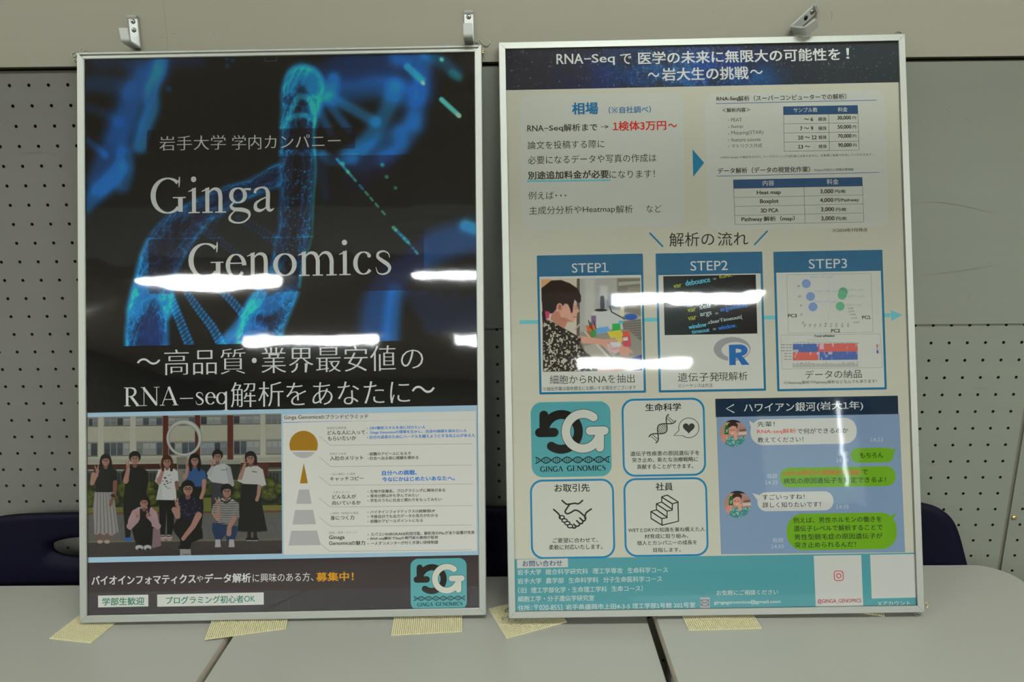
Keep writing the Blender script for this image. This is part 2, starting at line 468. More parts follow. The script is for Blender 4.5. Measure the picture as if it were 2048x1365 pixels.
# ---- a small roman serif alphabet drawn as pen strokes
def _rib(pts, n=7, smooth=True):
    P = catmull(pts, n) if smooth and len(pts) > 2 else np.array(pts, float)
    c = P[:, :2]; w = P[:, 2]
    t = np.gradient(c, axis=0); t /= np.linalg.norm(t, axis=1)[:, None] + 1e-9
    nn = np.c_[-t[:, 1], t[:, 0]]; m = len(c)
    q = np.r_[c + nn*w[:, None]/2, c - nn*w[:, None]/2]
    return (q, [(i, i+1, m+i+1, m+i) for i in range(m-1)])
def _S(*p): return _rib(p)
def _L(x0, y0, x1, y1, w): return _rib([(x0, y0, w), (x1, y1, w)], smooth=False)
def _slab(x0, x1, y, h=0.022): return (np.array([(x0, y), (x1, y), (x1, y+h), (x0, y+h)], float), [(0, 1, 2, 3)])
def _V(x, y0, y1, w): return (np.array([(x-w/2, y0), (x+w/2, y0), (x+w/2, y1), (x-w/2, y1)], float), [(0, 1, 2, 3)])
def _arc(cx, cy, rx, ry, a0, a1, thin, thick, p=1.4):
    a = np.radians(np.linspace(a0, a1, 40)); w = thin + (thick-thin)*np.abs(np.cos(a))**p
    return _rib(np.c_[cx + rx*np.cos(a), cy + ry*np.sin(a), w], smooth=False)
def _dot(x, y, r):
    a = np.linspace(0, 2*math.pi, 20, endpoint=False)
    return (np.c_[x + r*np.cos(a), y + r*np.sin(a)], [tuple(range(20))])
def _flag(x, y, w): return (np.array([(x-w/2-0.075, y-0.055), (x-w/2-0.07, y-0.068), (x-w/2, y-0.05), (x+w/2, y-0.05), (x+w/2, y+0.012), (x+w/2-0.012, y+0.012)], float), [(0, 1, 2, 3, 4, 5)])
def gG(b): return [_arc(.36, .325, .285, .31, 47, 316, .028+b, .10+b), _V(.605, .03, .29, .09+b), _slab(.46, .71, .275), _L(.555, .10, .60, .05, .03+b), _S((.58, .47, .012), (.585, .56, .03), (.59, .66, .02)), _L(.54, .56, .58, .60, .02)], .73
def gi(b): return [_V(.14, 0, .45, .078+b), _slab(.03, .25, 0), _flag(.14, .45, .078+b), _dot(.135, .61, .052)], .28
def gn(b): return [_V(.12, 0, .45, .078+b), _flag(.12, .45, .078+b), _S((.13, .33, .015), (.20, .41, .035), (.28, .43, .055), (.35, .39, .075+b), (.375, .29, .078+b), (.375, .15, .078+b), (.375, 0, .078+b)), _slab(.02, .23, 0), _slab(.27, .485, 0)], .5
def gm(b):
    r = [_V(.12, 0, .45, .078+b), _flag(.12, .45, .078+b), _slab(.02, .23, 0)]
    for x in (0, .27): r += [_S((.13+x, .33, .015), (.20+x, .41, .035), (.28+x, .43, .055), (.35+x, .39, .075+b), (.39+x, .29, .078+b), (.39+x, .15, .078+b), (.39+x, 0, .078+b)), _slab(.29+x, .49+x, 0)]
    return r, .78
def gg(b): return [_arc(.22, .305, .135, .13, 0, 360, .025+b, .08+b), _S((.30, .40, .02), (.36, .415, .035), (.47, .412, .04)), _S((.15, .19, .02), (.08, .12, .05), (.14, .06, .065), (.30, .045, .075), (.42, 0, .065), (.43, -.09, .035), (.32, -.175, .03), (.17, -.185, .032), (.06, -.13, .05), (.07, -.05, .035), (.16, .03, .02))], .49
def ga(b): return [_S((.31, .275, .02), (.17, .22, .03), (.075, .15, .055), (.075, .06, .075), (.15, .025, .055), (.23, .05, .03), (.31, .11, .02)), _S((.055, .34, .05), (.08, .40, .05), (.18, .44, .03), (.27, .42, .05), (.31, .34, .078), (.31, .2, .078), (.31, .07, .078), (.36, .025, .05), (.43, .06, .012))], .43
def ge(b): return [_arc(.225, .22, .16, .205, 0, 322, .024+b, .085+b), _L(.07, .262, .40, .262, .022)], .43
def go(b): return [_arc(.25, .218, .185, .20, 0, 360, .024+b, .09+b)], .5
def gc(b): return [_arc(.225, .22, .16, .205, 50, 322, .022+b, .085+b), _dot(.335, .355, .036)], .42
def gs(b): return [_S((.315, .31, .01), (.29, .39, .022), (.20, .435, .03), (.10, .405, .045), (.085, .33, .06), (.16, .265, .07), (.27, .19, .075), (.315, .12, .06), (.28, .04, .042), (.18, .005, .03), (.085, .035, .022), (.045, .14, .01))], .38
def gq(b): return [_arc(.215, .215, .165, .20, 30, 330, .024+b, .085+b), _V(.385, -.2, .43, .078+b), _L(.33, .40, .42, .45, .03), _slab(.28, .48, -.215)], .49
def gR(b): return [_V(.15, 0, .65, .095+b), _slab(.03, .27, 0), _slab(.03, .16, .638), _S((.15, .642, .025), (.30, .64, .04), (.42, .60, .07), (.46, .50, .095+b), (.42, .40, .07), (.31, .345, .035), (.15, .34, .022)), _L(.29, .345, .56, .01, .095+b), _slab(.48, .68, 0)], .67
def gN(b): return [_V(.12, 0, .65, .028+b), _L(.10, .64, .60, .03, .095+b), _V(.605, 0, .65, .028+b), _slab(.01, .23, 0), _slab(0, .16, .638), _slab(.50, .71, .638)], .72
def gA(b): return [_L(.09, .01, .35, .65, .028+b), _L(.345, .655, .615, .01, .095+b), _L(.17, .21, .50, .21, .026), _slab(0, .19, 0), _slab(.49, .71, 0)], .71
def gI(b): return [_V(.165, 0, .65, .095+b), _slab(.04, .29, 0), _slab(.04, .29, .638)], .33
def gE(b): return [_V(.15, 0, .65, .095+b), _slab(.03, .57, .632, .028), _slab(.15, .43, .325, .026), _slab(.03, .58, 0, .028), _L(.56, .52, .555, .65, .02), _V(.43, .26, .42, .02), _L(.575, .01, .60, .16, .02)], .61
def gO(b): return [_arc(.36, .325, .285, .31, 0, 360, .028+b, .10+b)], .72
def gM(b): return [_V(.13, 0, .65, .028+b), _L(.15, .64, .44, .02, .09+b), _L(.43, .03, .74, .64, .03+b), _V(.75, 0, .65, .095+b), _slab(.01, .25, 0), _slab(.64, .87, 0), _slab(.01, .18, .638), _slab(.72, .87, .638)], .89
def gC(b): return [_arc(.36, .325, .285, .31, 47, 318, .028+b, .10+b), _S((.58, .45, .012), (.585, .56, .03), (.59, .66, .02))], .66
def gS(b): return [_S((.44, .47, .012), (.41, .58, .03), (.29, .65, .035), (.15, .61, .07), (.12, .50, .085+b), (.22, .40, .10+b), (.38, .30, .11+b), (.45, .19, .09+b), (.40, .06, .06), (.27, .0, .035), (.13, .05, .03), (.07, .2, .012))], .54
def gdash(b): return [_L(.06, .235, .56, .235, .032)], .62
GLYPH = {'G': gG, 'i': gi, 'n': gn, 'm': gm, 'g': gg, 'a': ga, 'e': ge, 'o': go, 'c': gc, 's': gs, 'q': gq, 'R': gR, 'N': gN, 'A': gA, 'I': gI, 'E': gE, 'O': gO, 'M': gM, 'C': gC, 'S': gS, '-': gdash}

# ---------------------------------------------------------------- printed pictures, painted per vertex on a flat grid
def vnoise(X, Y, s, seed=0):
    x = X/s; y = Y/s; xi = np.floor(x).astype(int); yi = np.floor(y).astype(int)
    fx = x - xi; fy = y - yi; fx = fx*fx*(3-2*fx); fy = fy*fy*(3-2*fy)
    def h(a, b):
        n = (a*374761393 + b*668265263 + seed*974634777) & 0xffffffff
        n = ((n ^ (n >> 13))*1274126177) & 0xffffffff
        return ((n ^ (n >> 16)) & 0xffff)/65535.0
    return (h(xi, yi)*(1-fx) + h(xi+1, yi)*fx)*(1-fy) + (h(xi, yi+1)*(1-fx) + h(xi+1, yi+1)*fx)*fy
def fbm(X, Y, s, seed=0, o=4):
    r = 0; a = 0.5; t = 0
    for k in range(o): r = r + a*vnoise(X, Y, s/2**k, seed+k*17); t += a; a *= 0.55
    return r/t
class Pic:
    def __init__(s, P, x0, y0, x1, y1, res, bg, o=(0, 0), k=1.0, circle=False):
        s.P = P; s.o = o; s.k = k; s.circle = circle
        u0, v1 = P.uv(x0, y0); u1, v0 = P.uv(x1, y1)
        s.nx = int(abs(x1-x0)*res)+1; s.ny = int(abs(y1-y0)*res)+1
        s.U, s.Vv = np.meshgrid(np.linspace(u0, u1, s.nx), np.linspace(v0, v1, s.ny))
        px, py = P.px(s.U, s.Vv)
        s.X = (px-o[0])*k; s.Y = (py-o[1])*k
        s.C = np.empty(s.X.shape+(3,)); s.C[:] = bg
        s.px_ = k/res
    def mix(s, m, c):
        m = np.clip(m, 0, 1)[..., None]; s.C = s.C*(1-m) + np.asarray(c, float)*m
    def _box(s, pts, pad):
        p = np.array(pts, float)
        ok = (s.X > p[:, 0].min()-pad) & (s.X < p[:, 0].max()+pad) & (s.Y > p[:, 1].min()-pad) & (s.Y < p[:, 1].max()+pad)
        r = np.where(ok.any(1))[0]; c = np.where(ok.any(0))[0]
        if len(r) == 0 or len(c) == 0: return None
        return slice(r[0], r[-1]+1), slice(c[0], c[-1]+1)
    def sdf_line(s, pts, sl):
        X, Y = s.X[sl], s.Y[sl]; best = np.full(X.shape, 1e9); bt = np.zeros(X.shape); al = np.zeros(X.shape)
        L = 0.0; side = np.zeros(X.shape)
        for a, b in zip(pts[:-1], pts[1:]):
            dx, dy = b[0]-a[0], b[1]-a[1]; q = dx*dx+dy*dy+1e-9
            t = np.clip(((X-a[0])*dx + (Y-a[1])*dy)/q, 0, 1)
            d = np.hypot(X-a[0]-t*dx, Y-a[1]-t*dy); r = a[2] + (b[2]-a[2])*t
            e = d - r; m = e < best
            best = np.where(m, e, best); bt = np.where(m, d/np.maximum(r, 1e-6), bt)
            al = np.where(m, L + t*math.sqrt(q), al)
            side = np.where(m, ((X-a[0])*dy - (Y-a[1])*dx)/math.sqrt(q)/np.maximum(r, 1e-6), side)
            L += math.sqrt(q)
        return best, bt, al, side
    def stroke(s, pts, c, soft=None, a=1.0, smooth=False):
        if smooth: pts = catmull(pts, 5)
        soft = s.px_*0.7 if soft is None else soft
        pad = max(p[2] for p in pts) + soft*1.5
        sl = s._box([(p[0], p[1]) for p in pts], pad)
        if sl is None: return
        d, _, _, _ = s.sdf_line(pts, sl)
        m = np.clip(0.5 - d/(2*soft), 0, 1); m = m*m*(3-2*m)*a
        s.C[sl] = s.C[sl]*(1-m[..., None]) + np.asarray(c, float)*m[..., None]
    def glow(s, pts, c, soft, a=1.0, smooth=True):
        if smooth and len(pts) > 2: pts = catmull(pts, 4)
        sl = s._box([(p[0], p[1]) for p in pts], max(p[2] for p in pts)+soft*2)
        if sl is None: return
        d, _, _, _ = s.sdf_line(pts, sl)
        m = np.exp(-np.maximum(d, 0)**2/(soft*soft))*a
        s.C[sl] = s.C[sl] + np.asarray(c, float)*m[..., None]
    def poly(s, pts, c, a=1.0, soft=None):
        soft = s.px_*0.7 if soft is None else soft
        sl = s._box(pts, soft*2)
        if sl is None: return
        X, Y = s.X[sl], s.Y[sl]; ins = np.zeros(X.shape, bool); d = np.full(X.shape, 1e9)
        n = len(pts)
        for i in range(n):
            x0, y0 = pts[i][:2]; x1, y1 = pts[(i+1) % n][:2]
            cr = ((y0 > Y) != (y1 > Y)) & (X < (x1-x0)*(Y-y0)/((y1-y0) if y1 != y0 else 1e-9) + x0)
            ins ^= cr
            dx, dy = x1-x0, y1-y0; t = np.clip(((X-x0)*dx+(Y-y0)*dy)/(dx*dx+dy*dy+1e-9), 0, 1)
            d = np.minimum(d, np.hypot(X-x0-t*dx, Y-y0-t*dy))
        m = np.clip(0.5 + np.where(ins, d, -d)/(2*soft), 0, 1)*a
        s.C[sl] = s.C[sl]*(1-m[..., None]) + np.asarray(c, float)*m[..., None]
        return sl, m
    def ell(s, cx, cy, rx, ry, c, a=1.0, soft=None, rot=0.0):
        soft = s.px_*0.7 if soft is None else soft
        sl = s._box([(cx-max(rx, ry), cy-max(rx, ry)), (cx+max(rx, ry), cy+max(rx, ry))], soft*2)
        if sl is None: return
        X, Y = s.X[sl]-cx, s.Y[sl]-cy; cr, sr = math.cos(rot), math.sin(rot)
        q = np.hypot((X*cr+Y*sr)/rx, (-X*sr+Y*cr)/ry)
        m = np.clip(0.5 + (1-q)*min(rx, ry)/(2*soft), 0, 1)*a
        s.C[sl] = s.C[sl]*(1-m[..., None]) + np.asarray(c, float)*m[..., None]
    def rect(s, x0, y0, x1, y1, c, a=1.0, soft=None, t=SLOPE):
        s.poly([(x0, y0), (x1, y0+t*(x1-x0)), (x1, y1+t*(x1-x0)), (x0, y1)], c, a, soft)
    def build(s, name, parent, label=None, layer=0):
        P = s.P; n = s.nx*s.ny
        co = np.empty((n, 3), np.float32)
        co[:, 0] = (s.U + P.shear*s.Vv).ravel(); co[:, 1] = s.Vv.ravel(); co[:, 2] = SHEET_W + 0.0001 + layer*LAYER
        i = np.arange(s.nx-1)[None, :] + np.arange(s.ny-1)[:, None]*s.nx
        if s.circle:
            cu, cv = s.U.mean(), s.Vv.mean(); r = (s.U.max()-s.U.min())/2
            um = (s.U[:-1, :-1]+s.U[1:, 1:])/2; vm = (s.Vv[:-1, :-1]+s.Vv[1:, 1:])/2
            i = i[np.hypot(um-cu, vm-cv) < r]
        i = i.ravel(); q = np.stack([i, i+1, i+1+s.nx, i+s.nx], 1).astype(np.int32)
        me = bpy.data.meshes.new(name)
        me.vertices.add(n); me.vertices.foreach_set('co', co.ravel())
        me.loops.add(q.size); me.loops.foreach_set('vertex_index', q.ravel())
        me.polygons.add(len(q)); me.polygons.foreach_set('loop_start', np.arange(0, q.size, 4, dtype=np.int32))
        at = me.color_attributes.new('print', 'FLOAT_COLOR', 'POINT')
        rgba = np.ones((n, 4), np.float32); rgba[:, :3] = P.albedo(np.clip(s.C, 0, 255)).reshape(-1, 3)
        at.data.foreach_set('color', rgba.ravel())
        me.update(calc_edges=True)
        if 'printed_picture' not in MATS:
            m = bpy.data.materials.new('printed_picture'); m.use_nodes = True
            b = m.node_tree.nodes['Principled BSDF']; a = m.node_tree.nodes.new('ShaderNodeAttribute'); a.attribute_name = 'print'
            m.node_tree.links.new(a.outputs['Color'], b.inputs['Base Color'])
            b.inputs['Roughness'].default_value = 0.7; b.inputs['Specular IOR Level'].default_value = 0.1
            MATS['printed_picture'] = m
        me.materials.append(MATS['printed_picture'])
        return link(name, me, parent=parent, label=label)

# ---------------------------------------------------------------- framed posters
def film_material():
    m = bpy.data.materials.new('glossy_clear_film'); m.use_nodes = True
    nt = m.node_tree; nt.nodes.clear()
    out = nt.nodes.new('ShaderNodeOutputMaterial'); mx = nt.nodes.new('ShaderNodeMixShader')
    tr = nt.nodes.new('ShaderNodeBsdfTransparent'); gl = nt.nodes.new('ShaderNodeBsdfGlossy')
    fr = nt.nodes.new('ShaderNodeFresnel'); fr.inputs['IOR'].default_value = 1.72
    gl.inputs['Roughness'].default_value = 0.03
    tr.inputs['Color'].default_value = (0.97, 0.975, 0.97, 1)
    nt.links.new(fr.outputs[0], mx.inputs[0]); nt.links.new(tr.outputs[0], mx.inputs[1]); nt.links.new(gl.outputs[0], mx.inputs[2])
    nt.links.new(mx.outputs[0], out.inputs[0])
    return m
M_FILM = film_material()
def framed_poster(P, label, groove, sheet_col, waves):
    root = bpy.data.objects.new('framed_poster', None); COL.objects.link(root)
    root.matrix_world = P.matrix(); root.empty_display_size = 0.1
    root['label'] = label; root['category'] = 'poster'; root['group'] = 'framed posters on the desks'
    W, H, sh, RAILW = P.W, P.H, P.shear, P.rail
    def T(u, v, w): return (u + sh*v, v, w)
    corners = [(-W/2, 0, 1, 1), (W/2, 0, -1, 1), (W/2, H, -1, -1), (-W/2, H, 1, -1)]
    plain = [(0, -.0125), (0, -.0010), (.0010, 0), (.0100, 0), (RAILW, -.0012), (RAILW, -.0060), (.004, -.0125)]
    grv = [(0, -.0125), (0, -.0012), (.0014, 0), (.0036, -.0002), (.0052, -.0026), (.0068, -.0026), (.0080, -.0004), (.0102, 0), (RAILW, -.0012), (RAILW, -.0060), (.004, -.0125)]
    for k in range(4):
        a, b = corners[k], corners[(k+1) % 4]
        pf = grv if (groove and k == 2) else plain
        du = np.array([b[0]-a[0], b[1]-a[1]]); du /= np.linalg.norm(du); g = 0.00018
        V = []
        for (c, s_) in ((a, 1), (b, -1)):
            for (q, w) in pf:
                V.append(T(c[0]+c[2]*q + du[0]*g*s_, c[1]+c[3]*q + du[1]*g*s_, w))
        n = len(pf)
        F = [(i, (i+1) % n, n+(i+1) % n, n+i) for i in range(n)] + [tuple(reversed(range(n))), tuple(range(n, 2*n))]
        link('frame_rail', mesh('frame_rail', V, F, M_ALU), parent=root)
    e = 0.006
    V = []
    for w in (-.0118, -.0064):
        V += [T(-W/2+e, e, w), T(W/2-e, e, w), T(W/2-e, H-e, w), T(-W/2+e, H-e, w)]
    link('backing_board', mesh('backing_board', V, [(3, 2, 1, 0), (4, 5, 6, 7), (0, 1, 5, 4), (1, 2, 6, 5), (2, 3, 7, 6), (3, 0, 4, 7)], M_BACK), parent=root)
    w = SHEET_W; e = RAILW - 0.004
    V = [T(-W/2+e, e, w-.0003), T(W/2-e, e, w-.0003), T(W/2-e, H-e, w-.0003), T(-W/2+e, H-e, w-.0003),
         T(-W/2+e, e, w), T(W/2-e, e, w), T(W/2-e, H-e, w), T(-W/2+e, H-e, w)]
    sheet = link('poster_sheet', mesh('poster_sheet', V, [(3, 2, 1, 0), (4, 5, 6, 7), (0, 1, 5, 4), (1, 2, 6, 5), (2, 3, 7, 6), (3, 0, 4, 7)], ink(P, sheet_col)), parent=root)
    # clear film, gently buckled
    nx, ny = 150, 210
    u = np.linspace(-W/2+RAILW-.0004, W/2-RAILW+.0004, nx); v = np.linspace(RAILW-.0004, H-RAILW+.0004, ny)
    U, Vv = np.meshgrid(u, v)
    D = waves(U, Vv)
    V = np.stack([U + sh*Vv, Vv, -0.0018 + D], -1).reshape(-1, 3)
    i = (np.arange(nx-1)[None, :] + np.arange(ny-1)[:, None]*nx).ravel()
    link('cover_film', mesh('cover_film', V, np.stack([i, i+1, i+1+nx, i+nx], 1).tolist(), M_FILM, smooth=True), parent=root)
    return root, sheet
def wave_common(U, V, seed):
    d = 0.00030*(fbm(U*1000+500, V*1000+500, 160, seed, 2)-0.5)
    d = d + 0.00007*(fbm(U*1000+900, V*1000*1.6+500, 45, seed+3, 2)-0.5)
    d = d + 0.000012*(fbm(U*1000+900, V*1000*1.5+500, 12, seed+5, 2)-0.5)
    return d
def wavesL(U, V):
    d = wave_common(U, V, 3)
    d = d + 0.00045*np.exp(-(((U+0.235)/0.030)**2 + ((V-0.50)/0.035)**2))
    d = d + 0.0009*np.exp(-(((U-0.292)/0.014)**2 + ((V-0.800)/0.014)**2))
    return d
def wavesR(U, V):
    d = wave_common(U, V, 31)
    d = d + 0.0010*np.exp(-(((U+0.275)/0.016)**2 + ((V-0.832)/0.016)**2))
    return d

# ================= left poster
L_root, L_sheet = framed_poster(PL, 'left framed poster with black sheet, blue DNA picture and white Ginga Genomics title', True, (15, 15, 13), wavesL)
C1 = ((140, 90), 2.275); C2 = ((140, 650), 2.275); C3 = ((150, 820), 4.549); C4 = ((550, 820), 4.549)
WH = (196, 198, 192)

# --- the DNA picture
p = Pic(PL, 166, 108, 955.5, 679, 0.8, (20, 23, 22), (140, 90), 2.275)
X, Y = p.X, p.Y
n1 = fbm(X, Y, 260, 5, 4)
p.mix((n1-0.35)*0.9*np.exp(-((X-700)/500)**2 - ((Y-260)/260)**2), (14, 42, 54))
BL = np.array((10, 62, 150)); BB = np.array((20, 105, 190)); CY = np.array((40, 160, 205))
G = p.glow
def Gs(pts, col, soft): p.glow([(x, y, r*0.72) for x, y, r in pts], np.array(col)*0.98, soft*1.55)
# out-of-focus helix, upper right
Gs([(1150, 190, 30), (1250, 120, 55), (1400, 110, 60), (1520, 130, 60), (1580, 200, 40)], (2, 26, 78), 40)
Gs([(1180, 210, 14), (1300, 210, 22), (1420, 190, 26), (1540, 230, 30)], (2, 40, 92), 28)
Gs([(1500, 50, 30), (1590, 60, 30), (1600, 150, 20), (1590, 250, 16), (1560, 360, 12)], (4, 44, 100), 22)
Gs([(1620, 40, 10), (1690, 75, 10), (1760, 130, 6)], (4, 42, 80), 18)
Gs([(1480, 190, 16), (1450, 280, 16), (1405, 360, 18), (1350, 440, 22), (1270, 500, 26)], (6, 62, 120), 20)
Gs([(1560, 360, 30), (1500, 420, 36), (1400, 480, 34), (1310, 520, 30)], (4, 46, 105), 28)
Gs([(1500, 400, 14), (1500, 470, 16), (1430, 520, 10)], (4, 40, 90), 20)
Gs([(1180, 240, 10), (1280, 290, 11), (1390, 350, 12)], (8, 62, 118), 12)
Gs([(1160, 250, 8), (1210, 310, 9), (1270, 390, 9)], (6, 50, 108), 10)
Gs([(1130, 260, 8), (1150, 330, 8), (1185, 400, 8)], (6, 50, 108), 10)
Gs([(1200, 150, 12), (1190, 210, 14)], (6, 60, 110), 14)
Gs([(1150, 500, 10), (1200, 530, 12), (1290, 520, 12)], (8, 60, 120), 12)
Gs([(1270, 620, 20), (1350, 600, 24), (1440, 540, 20)], (2, 22, 60), 30)
Gs([(1160, 690, 12), (1150, 600, 16), (1140, 520, 18)], (2, 40, 80), 16)
# upper left, out of focus
Gs([(420, 30, 14), (405, 120, 16), (372, 200, 18), (372, 290, 20), (345, 360, 18), (320, 460, 18)], (12, 78, 150), 16)
Gs([(380, 120, 20), (300, 210, 30), (250, 330, 30), (190, 480, 36), (140, 620, 46)], (4, 44, 112), 26)
Gs([(250, 500, 20), (262, 560, 18), (240, 640, 16)], (4, 50, 110), 18)
Gs([(60, 180, 12), (170, 180, 18), (260, 200, 16)], (2, 34, 82), 22)
Gs([(70, 280, 8), (150, 310, 8), (220, 350, 8)], (0, 22, 54), 14)
Gs([(70, 430, 5), (110, 460, 6), (160, 500, 6)], (0, 34, 84), 10)
Gs([(140, 70, 20), (220, 60, 20), (290, 90, 24)], (0, 24, 66), 26)
Gs([(60, 740, 18), (110, 690, 22), (180, 620, 20), (230, 560, 14)], (6, 58, 128), 18)
Gs([(420, 60, 20), (500, 50, 24), (580, 60, 10)], (0, 16, 48), 30)
Gs([(360, 120, 40), (290, 300, 40), (240, 400, 40)], (4, 24, 58), 40)
for (a, b, r) in ((712, 62, 9), (716, 95, 10), (740, 70, 8), (450, 200, 12)): G([(a, b, 2), (a+1, b+1, 2)], (4, 40, 90), r)
# lower right, out of focus
Gs([(1850, 870, 40), (1740, 890, 46), (1640, 930, 44), (1540, 1010, 34), (1440, 1080, 30), (1400, 1180, 36), (1380, 1340, 40)], (2, 44, 112), 34)
Gs([(1480, 1120, 14), (1470, 1220, 16), (1460, 1340, 20)], (4, 50, 110), 20)
Gs([(1800, 820, 14), (1850, 840, 10)], (20, 90, 130), 14)
for k in range(5): G([(1540+70*k, 1120+10*k, 6), (1640+60*k, 1300, 6)], (0, 14, 40), 26)
# rungs in focus
def rung(pts, a=1.0):
    q = catmull(pts, 6)
    p.stroke(q, (8, 44, 84), 5, 0.95*a)
    sl = p._box([(v[0], v[1]) for v in q], 40)
    d, t, al, side = p.sdf_line(q, sl)
    tex = np.clip(np.sin(al*0.36 + 2.2*side + 3*fbm(X[sl], Y[sl], 30, 9))*0.5+0.5, 0, 1)**2
    m = (np.clip(-d/6, 0, 1))*(0.25 + 0.75*tex)*(0.35+0.65*np.clip(t, 0, 1))*a
    p.C[sl] += m[..., None]*np.array((26, 112, 170))
rung([(445, 1120, 20), (490, 1230, 22), (545, 1370, 24)])
rung([(530, 1125, 18), (590, 1210, 20), (650, 1290, 22), (690, 1370, 24)])
rung([(680, 1110, 18), (740, 1170, 20), (800, 1240, 22)])
rung([(600, 840, 22), (680, 890, 20), (770, 960, 18)], 0.7)
rung([(770, 790, 20), (860, 840, 24), (950, 900, 26)], 0.7)
rung([(640, 860, 12), (690, 780, 10), (740, 740, 8)], 0.6)
# the two big strands
def strand(pts, seed, bright=1.0, fil=1.0, core=(7, 36, 66)):
    q = catmull(pts, 7)
    sl = p._box([(v[0], v[1]) for v in q], 140)
    d, t, al, side = p.sdf_line(q, sl)
    xx, yy = X[sl], Y[sl]
    wob = 10*(fbm(xx, yy, 60, seed, 3)-0.5)
    dd = d + wob
    inside = np.clip(0.5 - dd/8, 0, 1)
    p.C[sl] = p.C[sl]*(1-inside[..., None]) + np.array(core)*inside[..., None]
    rim = np.exp(-(dd/14.0)**2) + 0.45*np.exp(-((dd+26)/26.0)**2)
    f1 = 1-np.abs(2*fbm(al*0.9, side*170+al*0.12, 62, seed+1, 3)-1)
    f2 = 1-np.abs(2*fbm(xx+1.3*yy, yy-xx, 34, seed+2, 3)-1)
    fila = np.clip((f1-0.82)*6, 0, 1) + 0.7*np.clip((f2-0.86)*7, 0, 1)
    m = (0.95*rim + fil*0.95*fila*inside*(0.4+0.8*np.clip(t, 0, 1)))*bright
    p.C[sl] += m[..., None]*np.array((17, 84, 148))
    return sl, d, t, al, inside
strand([(350, 1390, 92), (352, 1250, 90), (385, 1080, 88), (430, 940, 92), (500, 840, 84), (600, 760, 60), (720, 690, 46), (830, 650, 40), (950, 590, 48)], 21, 0.8, 1.0, (8, 38, 72))
strand([(850, 1390, 95), (880, 1260, 95), (930, 1150, 90), (980, 1040, 76), (1000, 940, 72), (1020, 820, 70), (1030, 680, 72), (1034, 540, 74), (1038, 420, 76), (1042, 320, 78), (1048, 220, 82), (1060, 185, 84)], 40, 0.75, 1.1, (6, 30, 52))
G([(1000, 190, 10), (1040, 130, 26), (1090, 150, 30), (1120, 220, 20), (1110, 300, 6)], (8, 78, 140), 24)
G([(990, 330, 3), (1040, 240, 6), (1090, 250, 5), (1110, 310, 2)], (22, 80, 110), 9)
G([(965, 380, 3), (1000, 335, 5), (1060, 320, 5), (1110, 345, 3)], (22, 80, 110), 9)
G([(1115, 330, 2), (1108, 420, 2), (1118, 560, 2), (1108, 720, 2), (1100, 880, 2), (1060, 1000, 2), (1045, 1100, 2)], (10, 84, 84), 5)
G([(300, 1200, 20), (340, 1120, 26), (420, 1120, 24), (450, 1200, 16)], (10, 66, 120), 28)
G([(830, 1190, 14), (900, 1190, 20), (980, 1130, 16)], (8, 66, 130), 22)
G([(700, 1350, 10), (790, 1250, 14), (870, 1130, 12)], (10, 66, 130), 16)
G([(760, 1360, 30), (840, 1320, 40)], (6, 60, 130), 30)
G([(880, 1080, 10), (950, 1010, 10)], (10, 80, 110), 16)
p.ell(375, 1330, 62, 90, (14, 50, 120), 0.8, 30)
# darker translucent title panels in the print
for (x0, y0, x1, y1) in ((350, 388, 1298, 484), (300, 514, 1610, 880), (358, 885, 1610, 1132)):
    m = ((X > x0) & (X < x1) & (Y > y0 - 0.012*(X-x0)) & (Y < y1 - 0.012*(X-x0))).astype(float)
    p.C *= (1 - 0.42*m)[..., None]
# glittering dashes
def dashes(x0, y0, x1, y1, n, r, seed, a=1.0):
    g = np.random.default_rng(seed)
    for k in range(n):
        t0 = (k+g.uniform(0, .3))/n; t1 = t0 + g.uniform(.35, .8)/n
        c = [(30, 130, 170), (60, 150, 140), (110, 160, 130), (20, 100, 160)][g.integers(4)]
        p.glow([(x0+(x1-x0)*t0, y0+(y1-y0)*t0, r*.4), (x0+(x1-x0)*t1, y0+(y1-y0)*t1, r*.4)], np.array(c)*a, r*.8, smooth=False)
dashes(1210, 515, 1440, 780, 9, 5, 1, 0.75); dashes(1470, 830, 1540, 900, 4, 8, 2, 0.9); dashes(1540, 900, 1585, 955, 3, 5, 3, 0.7)
G([(1690, 248, 6), (1770, 322, 6)], (60, 160, 180), 6); G([(1765, 318, 4), (1771, 324, 4)], (90, 60, 20), 5)
G([(1535, 100, 8), (1600, 160, 8)], (20, 90, 100), 9); G([(1605, 172, 3), (1608, 176, 3)], (120, 110, 60), 6)
G([(1690, 65, 2), (1692, 67, 2)], (60, 130, 120), 8); G([(1740, 130, 10), (1770, 150, 8)], (6, 40, 40), 12)
for (a, b) in ((1440, 600), (1480, 650), (1420, 545), (1240, 540), (1262, 575)): G([(a, b, 2), (a+2, b+2, 2)], (40, 110, 90), 7)
for k in range(60):
    a, b = rng.uniform(985, 1095), rng.uniform(560, 1000); G([(a, b, 1), (a+1, b+1, 1)], (8, 60, 90), 3)
p.C = np.clip(p.C*np.array((1.0, 0.95, 0.82)), 0, 200)
p.build('dna_picture', L_sheet)

